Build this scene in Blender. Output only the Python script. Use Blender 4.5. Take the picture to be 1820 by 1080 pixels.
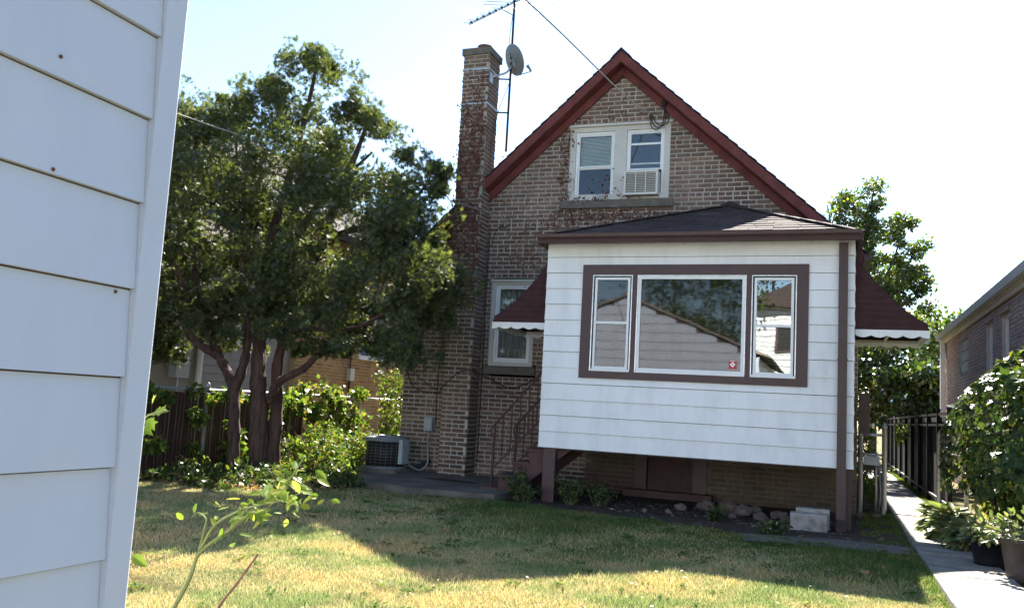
import bpy, bmesh, math, random
import numpy as np
from mathutils import Vector, Matrix

random.seed(7); np.random.seed(7)
for o in list(bpy.data.objects): bpy.data.objects.remove(o, do_unlink=True)
scene = bpy.context.scene
COL = scene.collection

# ------------------------------------------------------------------ camera, sky, sun, exposure
EYE = 1.18
cd = bpy.data.cameras.new('camera'); cam = bpy.data.objects.new('camera', cd); COL.objects.link(cam)
RX, RD, RF = (0.93760, 0.34334, 0.05587), (0.01216, 0.12853, -0.99163), (-0.34765, 0.93044, 0.11634)
def _n(v): return Vector(v).normalized()
fwd = _n(RF); right = _n(Vector(RX) - fwd * fwd.dot(Vector(RX))); up = right.cross(fwd)
M = Matrix((right, up, -fwd)).transposed().to_4x4(); M.translation = (0, 0, EYE)
cam.matrix_world = M
cd.sensor_width = 36; cd.lens = 30.56; cd.clip_end = 2000; cd.clip_start = 0.05
cd.dof.use_dof = True; cd.dof.focus_distance = 10.0; cd.dof.aperture_fstop = 14.0
scene.camera = cam

SDX, SDY = 0.10, -1.07                       # shadow displacement per metre of height
to_sun = Vector((-SDX, -SDY, 1)).normalized()
elev = math.asin(to_sun.z); rot = math.atan2(to_sun.x, to_sun.y)
world = bpy.data.worlds.new('World'); scene.world = world; world.use_nodes = True
wn = world.node_tree; wn.nodes.clear()
sky = wn.nodes.new('ShaderNodeTexSky'); sky.sky_type = 'NISHITA'; sky.sun_disc = False
sky.sun_elevation = elev; sky.sun_rotation = rot; sky.air_density = 1.0; sky.dust_density = 0.25; sky.ozone_density = 2.5
bg = wn.nodes.new('ShaderNodeBackground'); bg.inputs['Strength'].default_value = 0.062
wo = wn.nodes.new('ShaderNodeOutputWorld')
wn.links.new(sky.outputs[0], bg.inputs[0]); wn.links.new(bg.outputs[0], wo.inputs[0])
sl = bpy.data.lights.new('sun', 'SUN'); sl.energy = 5.0; sl.angle = math.radians(0.53); sl.color = (1.0, 0.94, 0.84)
sun = bpy.data.objects.new('sun', sl); COL.objects.link(sun)
sun.rotation_euler = to_sun.to_track_quat('Z', 'Y').to_euler(); sun.location = (-5, 40, 40)
scene.view_settings.view_transform = 'Standard'; scene.view_settings.look = 'None'
scene.view_settings.gamma = 1.0; scene.view_settings.use_curve_mapping = False
scene.view_settings.exposure = 2.42
scene.render.engine = 'CYCLES'
scene.cycles.max_bounces = 8; scene.cycles.transparent_max_bounces = 16

# ------------------------------------------------------------------ materials
MATS = {}
def _mk(name):
    m = bpy.data.materials.new(name); m.use_nodes = True
    nt = m.node_tree; nt.nodes.clear()
    out = nt.nodes.new('ShaderNodeOutputMaterial')
    MATS[name] = m
    return m, nt, out
def N(nt, t, **kw):
    n = nt.nodes.new(t)
    for k, v in kw.items(): setattr(n, k, v)
    return n
def ramp(nt, stops, interp='LINEAR'):
    r = nt.nodes.new('ShaderNodeValToRGB'); r.color_ramp.interpolation = interp
    e = r.color_ramp.elements
    while len(e) < len(stops): e.new(0.5)
    for i, (p, c) in enumerate(stops):
        e[i].position = p; e[i].color = (c[0], c[1], c[2], 1)
    return r
def noise(nt, scale, detail=5, rough=0.6, stretch=None):
    g = N(nt, 'ShaderNodeNewGeometry')
    mp = N(nt, 'ShaderNodeMapping')
    nt.links.new(g.outputs['Position'], mp.inputs['Vector'])
    if stretch: mp.inputs['Scale'].default_value = stretch
    n = N(nt, 'ShaderNodeTexNoise'); n.inputs['Scale'].default_value = scale
    n.inputs['Detail'].default_value = detail; n.inputs['Roughness'].default_value = rough
    nt.links.new(mp.outputs[0], n.inputs['Vector'])
    return n
def mul(c, k): return tuple(min(1, x * k) for x in c)
def mat(name, col, rough=0.75, var=0.12, scale=6, bump=0.0, bscale=60, spec=0.3, metal=0.0, col2=None, stretch=None, fine=0.06):
    m, nt, out = _mk(name)
    p = N(nt, 'ShaderNodeBsdfPrincipled')
    n = noise(nt, scale, stretch=stretch)
    a, b = (mul(col, 1 - var), mul(col, 1 + var)) if col2 is None else (col, col2)
    r = ramp(nt, [(0.32, a), (0.68, b)])
    nt.links.new(n.outputs['Fac'], r.inputs['Fac'])
    n2 = noise(nt, bscale, 3)
    mx = N(nt, 'ShaderNodeMix', data_type='RGBA', blend_type='MULTIPLY'); mx.inputs[0].default_value = 1.0
    r2 = ramp(nt, [(0.3, (1 - fine * 2,) * 3), (0.7, (1, 1, 1))])
    nt.links.new(n2.outputs['Fac'], r2.inputs['Fac'])
    nt.links.new(r.outputs[0], mx.inputs[6]); nt.links.new(r2.outputs[0], mx.inputs[7])
    nt.links.new(mx.outputs[2], p.inputs['Base Color'])
    p.inputs['Roughness'].default_value = rough; p.inputs['Metallic'].default_value = metal
    p.inputs['Specular IOR Level'].default_value = spec
    if bump:
        bp = N(nt, 'ShaderNodeBump'); bp.inputs['Strength'].default_value = bump; bp.inputs['Distance'].default_value = 0.01
        nt.links.new(n2.outputs['Fac'], bp.inputs['Height']); nt.links.new(bp.outputs[0], p.inputs['Normal'])
    nt.links.new(p.outputs[0], out.inputs[0])
    return m
def rand_fac(nt):
    """one random number for each loose piece of a mesh and each object"""
    g = N(nt, 'ShaderNodeNewGeometry'); oi = N(nt, 'ShaderNodeObjectInfo')
    ad = N(nt, 'ShaderNodeMath', operation='ADD'); fr = N(nt, 'ShaderNodeMath', operation='FRACT')
    nt.links.new(g.outputs['Random Per Island'], ad.inputs[0]); nt.links.new(oi.outputs['Random'], ad.inputs[1])
    nt.links.new(ad.outputs[0], fr.inputs[0])
    return fr
def piece_mat(name, stops, rough=0.9, nscale=45, amt=0.35, bump=0.5, spec=0.15, big=0.25, bigscale=1.3):
    """bricks, shingles, stones: colour chosen for each piece, mottled, weathered"""
    m, nt, out = _mk(name)
    p = N(nt, 'ShaderNodeBsdfPrincipled')
    r = ramp(nt, stops); nt.links.new(rand_fac(nt).outputs[0], r.inputs['Fac'])
    n = noise(nt, nscale, 4); r2 = ramp(nt, [(0.3, (1 - amt,) * 3), (0.7, (1 + amt * 0.4,) * 3)])
    nt.links.new(n.outputs['Fac'], r2.inputs['Fac'])
    nb = noise(nt, bigscale, 3); r3 = ramp(nt, [(0.35, (1 - big,) * 3), (0.65, (1, 1, 1))])
    nt.links.new(nb.outputs['Fac'], r3.inputs['Fac'])
    m1 = N(nt, 'ShaderNodeMix', data_type='RGBA', blend_type='MULTIPLY'); m1.inputs[0].default_value = 1
    m2 = N(nt, 'ShaderNodeMix', data_type='RGBA', blend_type='MULTIPLY'); m2.inputs[0].default_value = 1
    nt.links.new(r.outputs[0], m1.inputs[6]); nt.links.new(r2.outputs[0], m1.inputs[7])
    nt.links.new(m1.outputs[2], m2.inputs[6]); nt.links.new(r3.outputs[0], m2.inputs[7])
    nt.links.new(m2.outputs[2], p.inputs['Base Color'])
    p.inputs['Roughness'].default_value = rough; p.inputs['Specular IOR Level'].default_value = spec
    bp = N(nt, 'ShaderNodeBump'); bp.inputs['Strength'].default_value = bump; bp.inputs['Distance'].default_value = 0.006
    nt.links.new(n.outputs['Fac'], bp.inputs['Height']); nt.links.new(bp.outputs[0], p.inputs['Normal'])
    nt.links.new(p.outputs[0], out.inputs[0])
    return m
def leaf_mat(name, stops, trans=0.45, gloss=0.08, rough=0.4, tmul=(1.35, 1.4, 0.6), patch=None):
    m, nt, out = _mk(name)
    r = ramp(nt, stops); nt.links.new(rand_fac(nt).outputs[0], r.inputs['Fac'])
    src = r.outputs[0]
    if patch:
        n = noise(nt, patch[0], 3); rp = ramp(nt, patch[1]); nt.links.new(n.outputs['Fac'], rp.inputs['Fac'])
        mx = N(nt, 'ShaderNodeMix', data_type='RGBA', blend_type='MULTIPLY'); mx.inputs[0].default_value = 1
        nt.links.new(src, mx.inputs[6]); nt.links.new(rp.outputs[0], mx.inputs[7]); src = mx.outputs[2]
    d = N(nt, 'ShaderNodeBsdfDiffuse'); t = N(nt, 'ShaderNodeBsdfTranslucent'); g = N(nt, 'ShaderNodeBsdfGlossy')
    g.inputs['Roughness'].default_value = rough
    tm = N(nt, 'ShaderNodeMix', data_type='RGBA', blend_type='MULTIPLY'); tm.inputs[0].default_value = 1
    tm.inputs[7].default_value = (*tmul, 1)
    nt.links.new(src, d.inputs[0]); nt.links.new(src, tm.inputs[6]); nt.links.new(tm.outputs[2], t.inputs[0])
    a = N(nt, 'ShaderNodeMixShader'); a.inputs[0].default_value = trans
    nt.links.new(d.outputs[0], a.inputs[1]); nt.links.new(t.outputs[0], a.inputs[2])
    fr = N(nt, 'ShaderNodeFresnel'); fr.inputs[0].default_value = 1.35
    ml = N(nt, 'ShaderNodeMath', operation='MULTIPLY'); ml.inputs[1].default_value = gloss * 10
    nt.links.new(fr.outputs[0], ml.inputs[0])
    b = N(nt, 'ShaderNodeMixShader'); nt.links.new(ml.outputs[0], b.inputs[0])
    nt.links.new(a.outputs[0], b.inputs[1]); nt.links.new(g.outputs[0], b.inputs[2])
    nt.links.new(b.outputs[0], out.inputs[0])
    return m
def glass_mat(name, refl=0.09, tint=(0.75, 0.8, 0.78), rough=0.015, wave=0.0):
    m, nt, out = _mk(name)
    tr = N(nt, 'ShaderNodeBsdfTransparent'); tr.inputs[0].default_value = (*tint, 1)
    g = N(nt, 'ShaderNodeBsdfGlossy'); g.inputs['Roughness'].default_value = rough
    lw = N(nt, 'ShaderNodeFresnel'); lw.inputs[0].default_value = 1.5
    ad = N(nt, 'ShaderNodeMath', operation='ADD', use_clamp=True); ad.inputs[1].default_value = refl - 0.04
    nt.links.new(lw.outputs[0], ad.inputs[0])
    if wave:
        n = noise(nt, 2.2, 1); bp = N(nt, 'ShaderNodeBump'); bp.inputs['Strength'].default_value = wave; bp.inputs['Distance'].default_value = 0.01
        nt.links.new(n.outputs['Fac'], bp.inputs['Height']); nt.links.new(bp.outputs[0], g.inputs['Normal'])
    mx = N(nt, 'ShaderNodeMixShader'); nt.links.new(ad.outputs[0], mx.inputs[0])
    nt.links.new(tr.outputs[0], mx.inputs[1]); nt.links.new(g.outputs[0], mx.inputs[2]); nt.links.new(mx.outputs[0], out.inputs[0])
    return m

brick_stops = [(0, (0.15, 0.092, 0.075)), (0.14, (0.21, 0.125, 0.10)), (0.3, (0.17, 0.13, 0.105)), (0.42, (0.105, 0.088, 0.08)),
               (0.55, (0.25, 0.16, 0.125)), (0.68, (0.20, 0.155, 0.12)), (0.8, (0.13, 0.10, 0.088)), (0.9, (0.31, 0.24, 0.175)), (1.0, (0.185, 0.11, 0.09))]
mean_ = (0.215, 0.152, 0.118)
brick_stops = [(p_, tuple(0.68*a_ + 0.32*b_ for a_, b_ in zip((c_[0]*1.2, c_[1]*1.15, c_[2]*1.08), mean_))) for p_, c_ in brick_stops]
piece_mat('brick', brick_stops, amt=0.42, big=0.42, bigscale=0.9)
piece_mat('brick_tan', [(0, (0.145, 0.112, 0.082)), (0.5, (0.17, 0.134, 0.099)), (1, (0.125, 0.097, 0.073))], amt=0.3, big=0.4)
piece_mat('brick_yellow', [(0, (0.46, 0.31, 0.15)), (0.4, (0.40, 0.25, 0.12)), (0.6, (0.5, 0.35, 0.18)), (0.8, (0.30, 0.16, 0.085)), (1, (0.44, 0.30, 0.15))], amt=0.25)
piece_mat('brick_dark', [(0, (0.30, 0.225, 0.20)), (0.4, (0.38, 0.29, 0.255)), (0.7, (0.24, 0.18, 0.165)), (1, (0.34, 0.26, 0.22))], amt=0.3)
mat('mortar', (0.34, 0.31, 0.275), 0.95, 0.16, 1.1, 0.6, 90, fine=0.12, col2=(0.54, 0.50, 0.445))
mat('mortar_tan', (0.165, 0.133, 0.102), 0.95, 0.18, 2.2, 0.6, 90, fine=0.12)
mat('mortar_yellow', (0.50, 0.38, 0.22), 0.95, 0.12, 2.2, 0.4, 90)
mat('mortar_dark', (0.46, 0.40, 0.36), 0.95, 0.12, 2.2, 0.4, 90)
mat('foundation_paint', (0.085, 0.045, 0.04), 0.7, 0.2, 3, 0.3, 40)
mat('fascia_red', (0.135, 0.042, 0.038), 0.7, 0.25, 5, 0.25, 55, spec=0.15)
mat('brown_paint', (0.064, 0.033, 0.031), 0.5, 0.14, 3, 0.2, 70, spec=0.4)
mat('awning_metal', (0.056, 0.027, 0.028), 0.75, 0.22, 5, 0.05, 70, spec=0.12)
mat('stair_paint', (0.088, 0.045, 0.041), 0.7, 0.2, 4, 0.3, 60)
mat('iron_paint', (0.062, 0.028, 0.027), 0.6, 0.2, 12, 0.2, 80)
mat('white_paint', (0.74, 0.74, 0.73), 0.45, 0.04, 3, spec=0.4)
mat('aluminium', (0.72, 0.72, 0.72), 0.3, 0.15, 22, metal=0.5, fine=0.15)
mat('beige_trim', (0.52, 0.50, 0.45), 0.6, 0.08, 3, 0.1, 60)
mat('sill_stone', (0.13, 0.115, 0.095), 0.9, 0.25, 6, 0.4, 70)
mat('limestone', (0.27, 0.235, 0.195), 0.9, 0.2, 6, 0.4, 50)
mat('clay', (0.16, 0.085, 0.065), 0.85, 0.15, 10)
mat('concrete', (0.22, 0.205, 0.185), 0.9, 0.38, 3.5, 0.5, 120, fine=0.1)
mat('concrete_dark', (0.125, 0.108, 0.095), 0.9, 0.4, 2.0, 0.5, 120, fine=0.12)
mat('cinder', (0.30, 0.28, 0.255), 0.9, 0.35, 9, 0.5, 90)
mat('galvanised', (0.40, 0.41, 0.42), 0.45, 0.15, 20, metal=0.6)
mat('black_metal', (0.008, 0.008, 0.009), 0.6, 0.2, 15, spec=0.2)
mat('dark_panel', (0.012, 0.010, 0.010), 0.7, 0.3, 2, 0.2, 60)
mat('cable_black', (0.018, 0.017, 0.016), 0.6)
mat('cable_grey', (0.33, 0.33, 0.33), 0.6)
mat('dish_grey', (0.17, 0.185, 0.20), 0.55, 0.08, 6)
mat('box_grey', (0.33, 0.36, 0.38), 0.5, 0.08, 6, spec=0.4)
mat('ac_cream', (0.60, 0.59, 0.55), 0.5, 0.06, 6)
mat('ac_coil', (0.015, 0.015, 0.015), 0.6, 0.3, 40)
mat('interior', (0.030, 0.028, 0.027), 0.95, 0.3, 2)
mat('blind', (0.55, 0.56, 0.44), 0.8, 0.06, 3)
mat('curtain', (0.30, 0.30, 0.31), 0.9, 0.25, 5, stretch=(9, 9, 0.2))
mat('sticker_red', (0.45, 0.015, 0.03), 0.4)
mat('sticker_white', (0.8, 0.8, 0.8), 0.4)
mat('siding_grey', (0.27, 0.25, 0.235), 0.6, 0.06, 3)
mat('bark', (0.088, 0.052, 0.042), 0.95, 0.55, 26, 1.0, 70, stretch=(1, 1, 0.09), fine=0.2)
mat('bark_grey', (0.10, 0.085, 0.07), 0.95, 0.3, 14, 0.8, 50, stretch=(1, 1, 0.15))
mat('soil', (0.05, 0.036, 0.027), 0.98, 0.35, 3, 0.9, 60, fine=0.2)
mat('rubble', (0.14, 0.105, 0.088), 0.95, 0.3, 10, 0.5, 60)
mat('pot_plastic', (0.06, 0.05, 0.047), 0.6, 0.3, 8)
mat('pot_blue', (0.012, 0.011, 0.016), 0.4, 0.3, 8)
mat('rust', (0.13, 0.055, 0.03), 0.9, 0.3, 80)
mat('slat_brown', (0.04, 0.02, 0.016), 0.5, 0.2, 9, spec=0.4)
mat('rose_stem', (0.16, 0.18, 0.06), 0.55, 0.2, 20)
mat('dry_stick', (0.17, 0.075, 0.05), 0.7, 0.25, 20)
mat('cap_black', (0.02, 0.02, 0.021), 0.5)
piece_mat('shingle', [(0, (0.055, 0.042, 0.042)), (0.4, (0.085, 0.066, 0.064)), (0.7, (0.065, 0.05, 0.05)), (1, (0.10, 0.08, 0.076))], nscale=160, amt=0.45, bump=0.8)
piece_mat('stone_bits', [(0, (0.07, 0.055, 0.045)), (0.6, (0.12, 0.10, 0.085)), (0.85, (0.09, 0.06, 0.045)), (1, (0.5, 0.48, 0.45))])
glass_mat('glass', 0.065, (0.92, 0.94, 0.92)); glass_mat('glass_clear', 0.22, wave=0.10); glass_mat('glass_screen', 0.07, (0.45, 0.45, 0.45), 0.03, wave=0.05)
leaf_mat('cedar', [(0, (0.042, 0.060, 0.028)), (0.5, (0.065, 0.088, 0.038)), (0.85, (0.10, 0.122, 0.05)), (1, (0.15, 0.15, 0.065))], 0.4, 0.012, 0.6, (1.5, 1.5, 0.6))
leaf_mat('broadleaf', [(0, (0.05, 0.085, 0.02)), (0.5, (0.08, 0.13, 0.025)), (0.8, (0.12, 0.16, 0.03)), (1, (0.2, 0.18, 0.04))], 0.5, 0.05)
leaf_mat('weed', [(0, (0.05, 0.09, 0.02)), (0.45, (0.09, 0.145, 0.028)), (0.8, (0.14, 0.18, 0.035)), (0.93, (0.2, 0.16, 0.06)), (1, (0.16, 0.09, 0.05))], 0.5, 0.02)
leaf_mat('creeper', [(0, (0.024, 0.046, 0.014)), (0.5, (0.04, 0.07, 0.018)), (0.85, (0.075, 0.11, 0.022)), (1, (0.17, 0.17, 0.035))], 0.42, 0.06, 0.35)
leaf_mat('hosta', [(0, (0.11, 0.15, 0.06)), (0.6, (0.17, 0.21, 0.09)), (1, (0.30, 0.27, 0.12))], 0.4, 0.05, 0.4)
leaf_mat('rose_leaf', [(0, (0.10, 0.16, 0.03)), (0.6, (0.15, 0.21, 0.04)), (1, (0.24, 0.25, 0.06))], 0.55, 0.03, 0.4)
leaf_mat('dry_ivy', [(0, (0.095, 0.040, 0.032)), (0.6, (0.14, 0.058, 0.046)), (1, (0.12, 0.078, 0.06))], 0.15, 0.02)
leaf_mat('dead_leaf', [(0, (0.28, 0.15, 0.075)), (0.6, (0.36, 0.21, 0.11)), (1, (0.2, 0.11, 0.06))], 0.3, 0.03)
PT = (1.3, [(0.38, (0.62, 0.8, 0.65)), (0.5, (1, 1, 1)), (0.62, (1.3, 1.1, 1.05))])
leaf_mat('grass_blade', [(0, (0.06, 0.105, 0.035)), (0.5, (0.095, 0.145, 0.05)), (0.85, (0.16, 0.19, 0.08)), (1, (0.3, 0.26, 0.16))], 0.4, 0.0, patch=PT)
leaf_mat('dry_grass', [(0, (0.13, 0.18, 0.06)), (0.3, (0.26, 0.28, 0.12)), (0.5, (0.43, 0.42, 0.25)), (0.85, (0.53, 0.46, 0.31)), (1, (0.45, 0.33, 0.22))], 0.35, 0.0, tmul=(1.2, 1.15, 0.8), patch=PT)
# lawn soil and thatch
m, nt, out = _mk('lawn')
p = N(nt, 'ShaderNodeBsdfPrincipled'); n1 = noise(nt, 0.9, 4); n2 = noise(nt, 30, 5)
r1 = ramp(nt, [(0.35, (0.11, 0.115, 0.055)), (0.5, (0.17, 0.155, 0.09)), (0.66, (0.25, 0.195, 0.13))]); nt.links.new(n1.outputs['Fac'], r1.inputs['Fac'])
r2 = ramp(nt, [(0.3, (0.55, 0.55, 0.5)), (0.7, (1.2, 1.15, 1.0))]); nt.links.new(n2.outputs['Fac'], r2.inputs['Fac'])
mx = N(nt, 'ShaderNodeMix', data_type='RGBA', blend_type='MULTIPLY'); mx.inputs[0].default_value = 1
nt.links.new(r1.outputs[0], mx.inputs[6]); nt.links.new(r2.outputs[0], mx.inputs[7]); nt.links.new(mx.outputs[2], p.inputs['Base Color'])
p.inputs['Roughness'].default_value = 1; p.inputs['Specular IOR Level'].default_value = 0.05
bp = N(nt, 'ShaderNodeBump'); bp.inputs['Strength'].default_value = 1; bp.inputs['Distance'].default_value = 0.03
nt.links.new(n2.outputs['Fac'], bp.inputs['Height']); nt.links.new(bp.outputs[0], p.inputs['Normal']); nt.links.new(p.outputs[0], out.inputs[0])
# white aluminium siding: faint vertical rain streaks and embossed grain
def siding_mat(name, col, dirt):
    m, nt, out = _mk(name)
    p = N(nt, 'ShaderNodeBsdfPrincipled')
    n1 = noise(nt, 2.0, 5, 0.65, (1.6, 1.6, 0.4)); n2 = noise(nt, 130, 2, 0.5, (1, 1, 0.25))
    r1 = ramp(nt, [(0.45, col), (0.62, dirt), (0.8, mul(dirt, 0.82))]); nt.links.new(n1.outputs['Fac'], r1.inputs['Fac'])
    nt.links.new(r1.outputs[0], p.inputs['Base Color']); p.inputs['Roughness'].default_value = 0.5; p.inputs['Specular IOR Level'].default_value = 0.35
    bp = N(nt, 'ShaderNodeBump'); bp.inputs['Strength'].default_value = 0.12; bp.inputs['Distance'].default_value = 0.001
    nt.links.new(n2.outputs['Fac'], bp.inputs['Height'])
    n3 = noise(nt, 2.6, 1, 0.5, (1, 1, 2.0)); b3 = N(nt, 'ShaderNodeBump'); b3.inputs['Strength'].default_value = 0.35; b3.inputs['Distance'].default_value = 0.03
    nt.links.new(n3.outputs['Fac'], b3.inputs['Height']); nt.links.new(bp.outputs[0], b3.inputs['Normal'])
    nt.links.new(b3.outputs[0], p.inputs['Normal']); nt.links.new(p.outputs[0], out.inputs[0])
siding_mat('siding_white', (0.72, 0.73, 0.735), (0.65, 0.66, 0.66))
siding_mat('siding_garage', (0.47, 0.515, 0.61), (0.445, 0.49, 0.58))  # white siding with the blue cast of sky-lit shade put into its colour

# ------------------------------------------------------------------ mesh helpers
class MB:
    def __init__(s): s.v = []; s.f = []; s.mi = []; s.cur = 0
    def add(s, vs, fs):
        b = len(s.v); s.v += [tuple(v) for v in vs]
        for f in fs: s.f.append(tuple(b + i for i in f)); s.mi.append(s.cur)
        return s
    def box(s, x0, x1, y0, y1, z0, z1):
        return s.add([(x0,y0,z0),(x1,y0,z0),(x1,y1,z0),(x0,y1,z0),(x0,y0,z1),(x1,y0,z1),(x1,y1,z1),(x0,y1,z1)],
                     [(3,2,1,0),(4,5,6,7),(0,1,5,4),(1,2,6,5),(2,3,7,6),(3,0,4,7)])
    def bbox(s, x0, x1, y0, y1, z0, z1, b=0.004):
        """box with chamfered edges on its front (-Y) face"""
        return s.add([(x0,y0+b,z0),(x1,y0+b,z0),(x1,y1,z0),(x0,y1,z0),(x0,y0+b,z1),(x1,y0+b,z1),(x1,y1,z1),(x0,y1,z1),
                      (x0+b,y0,z0+b),(x1-b,y0,z0+b),(x1-b,y0,z1-b),(x0+b,y0,z1-b)],
                     [(3,2,1,0),(4,5,6,7),(1,2,6,5),(2,3,7,6),(3,0,4,7),(8,9,10,11),(0,1,9,8),(1,5,10,9),(5,4,11,10),(4,0,8,11)])
    def hexa(s, p):   # 8 points, bottom 4 then top 4
        return s.add(p, [(3,2,1,0),(4,5,6,7),(0,1,5,4),(1,2,6,5),(2,3,7,6),(3,0,4,7)])
    def prism(s, poly, a0, a1, axis='y'):
        n = len(poly)
        def P(u, w, a): return {'y': (u, a, w), 'x': (a, u, w), 'z': (u, w, a)}[axis]
        vs = [P(u, w, a0) for u, w in poly] + [P(u, w, a1) for u, w in poly]
        fs = [tuple(range(n)), tuple(range(2*n-1, n-1, -1))] + [(i, n+i, n+(i+1) % n, (i+1) % n) for i in range(n)]
        return s.add(vs, fs)
    def tube(s, pts, rad, n=8, cap=True, flute=0.0):
        pts = [Vector(p) for p in pts]
        if not hasattr(rad, '__len__'): rad = [rad] * len(pts)
        b = len(s.v); ref = Vector((0.37, 0.71, 0.23)).normalized()
        for i, p in enumerate(pts):
            t = (pts[min(i+1, len(pts)-1)] - pts[max(i-1, 0)])
            if t.length < 1e-9: t = Vector((0, 0, 1))
            t.normalize()
            a = t.cross(ref)
            if a.length < 0.05: a = t.cross(Vector((0.9, -0.3, 0.2)))
            a.normalize(); c = t.cross(a)
            for k in range(n):
                an = 2 * math.pi * k / n
                s.v.append(tuple(p + (a * math.cos(an) + c * math.sin(an)) * rad[i] * (1 + flute*(0.6*math.sin(3*an+0.35*i)+0.5*math.sin(7*an-0.5*i)+0.35*math.sin(11*an+1.1*i)))))
        for i in range(len(pts) - 1):
            for k in range(n):
                s.f.append((b+i*n+k, b+i*n+(k+1) % n, b+(i+1)*n+(k+1) % n, b+(i+1)*n+k)); s.mi.append(s.cur)
        if cap:
            s.f.append(tuple(b + k for k in range(n-1, -1, -1))); s.mi.append(s.cur)
            s.f.append(tuple(b + (len(pts)-1)*n + k for k in range(n))); s.mi.append(s.cur)
        return s
    def bar(s, a, c, w, h, upv=(0, 0, 1)):
        a = Vector(a); c = Vector(c); d = (c - a).normalized(); side = d.cross(Vector(upv)).normalized(); u = side.cross(d)
        q = []
        for p in (a, c):
            q += [p - side*w/2 - u*h/2, p + side*w/2 - u*h/2, p + side*w/2 + u*h/2, p - side*w/2 + u*h/2]
        return s.add(q, [(3,2,1,0),(4,5,6,7),(0,1,5,4),(1,2,6,5),(2,3,7,6),(3,0,4,7)])
    def lathe(s, prof, cx, cy, n=24):
        b = len(s.v)
        for r, z in prof:
            for k in range(n):
                a = 2*math.pi*k/n; s.v.append((cx + r*math.cos(a), cy + r*math.sin(a), z))
        for i in range(len(prof)-1):
            for k in range(n):
                s.f.append((b+i*n+k, b+i*n+(k+1) % n, b+(i+1)*n+(k+1) % n, b+(i+1)*n+k)); s.mi.append(s.cur)
        return s
    def mesh(s, name, mats, smooth=False):
        me = bpy.data.meshes.new(name); me.from_pydata(s.v, [], s.f); 
        for mname in ([mats] if isinstance(mats, str) else mats): me.materials.append(MATS[mname])
        if not isinstance(mats, str): me.polygons.foreach_set('material_index', s.mi)
        if smooth: me.polygons.foreach_set('use_smooth', [True]*len(s.f))
        me.update(); return me
    def build(s, name, mats, parent=None, smooth=False):
        return link(name, s.mesh(name, mats, smooth), parent)
def link(name, me, parent=None, loc=None):
    o = bpy.data.objects.new(name, me); COL.objects.link(o)
    if parent is not None:
        o.parent = parent
        if parent.type == 'EMPTY': o.matrix_parent_inverse = Matrix.Translation(-Vector(parent.location))
        elif Vector(parent.location).length > 1e-6: o.matrix_parent_inverse = Matrix.Translation(-Vector(parent.location))
    if loc is not None: o.location = loc
    return o
def tag(o, label=None, cat=None, group=None, kind=None):
    if label: o['label'] = label
    if cat: o['category'] = cat
    if group: o['group'] = group
    if kind: o['kind'] = kind
    return o
def thing(name, label, cat, loc=(0, 0, 0), group=None):
    o = bpy.data.objects.new(name, None); COL.objects.link(o); o.location = loc; o.empty_display_size = 0.2
    return tag(o, label, cat, group)
def np_mesh(name, verts, faces_n, matname, smooth=False):
    """verts (F*n,3): every n rows one face of its own"""
    verts = np.asarray(verts, dtype=np.float32).reshape(-1, 3); nv = len(verts); nf = nv // faces_n
    me = bpy.data.meshes.new(name); me.vertices.add(nv); me.vertices.foreach_set('co', verts.ravel())
    me.loops.add(nv); me.loops.foreach_set('vertex_index', np.arange(nv, dtype=np.int32))
    me.polygons.add(nf); me.polygons.foreach_set('loop_start', np.arange(0, nv, faces_n, dtype=np.int32))
    me.materials.append(MATS[matname]); me.update(calc_edges=True); me.validate()
    return me
def unit(v): return v / (np.linalg.norm(v, axis=-1, keepdims=True) + 1e-9)
def leaves(pos, d, nrm, length, width):
    """diamond leaves: pos base (n,3), d direction, nrm normal; lightly folded tips"""
    d = unit(d); s = unit(np.cross(d, nrm)); nn = unit(np.cross(s, d))
    L = np.asarray(length).reshape(-1, 1); Wd = np.asarray(width).reshape(-1, 1)
    a = pos; b = pos + d*L*0.45 + s*Wd*0.5 + nn*L*0.05; c = pos + d*L - nn*L*0.1; e = pos + d*L*0.45 - s*Wd*0.5 + nn*L*0.05
    return np.stack([a, b, c, e], 1).reshape(-1, 3)
def clump_leaves(centers, radii, per, length, width, rng, squash=0.8, droop=0.3, out=0.7, shell=0.5):
    n = len(centers); C = np.repeat(np.asarray(centers, float), per, 0); R = np.repeat(np.asarray(radii, float), per)
    u = unit(rng.normal(size=(n*per, 3))); r = R * (shell + (1-shell)*rng.random(n*per)) ** 1.0 * rng.random(n*per)**0.25
    P = C + u * r[:, None] * np.array([1, 1, squash])
    d = unit(u*out + rng.normal(size=u.shape)*0.6 + np.array([0, 0, -droop])); nr = unit(rng.normal(size=u.shape) + np.array([0, 0, 0.8]))
    L = length*(0.6 + 0.8*rng.random(n*per)); return leaves(P, d, nr, L, L*width)
def interp(pts, n):
    """smooth polyline through pts (Catmull-Rom)"""
    P = [Vector(p) for p in pts]; P = [2*P[0]-P[1]] + P + [2*P[-1]-P[-2]]; out = []
    for i in range(1, len(P)-2):
        for k in range(n):
            t = k/n; a, b, c, d = P[i-1], P[i], P[i+1], P[i+2]
            out.append(0.5*((2*b) + (c-a)*t + (2*a-5*b+4*c-d)*t*t + (3*b-a-3*c+d)*t**3))
    out.append(P[-2]); return out
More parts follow.
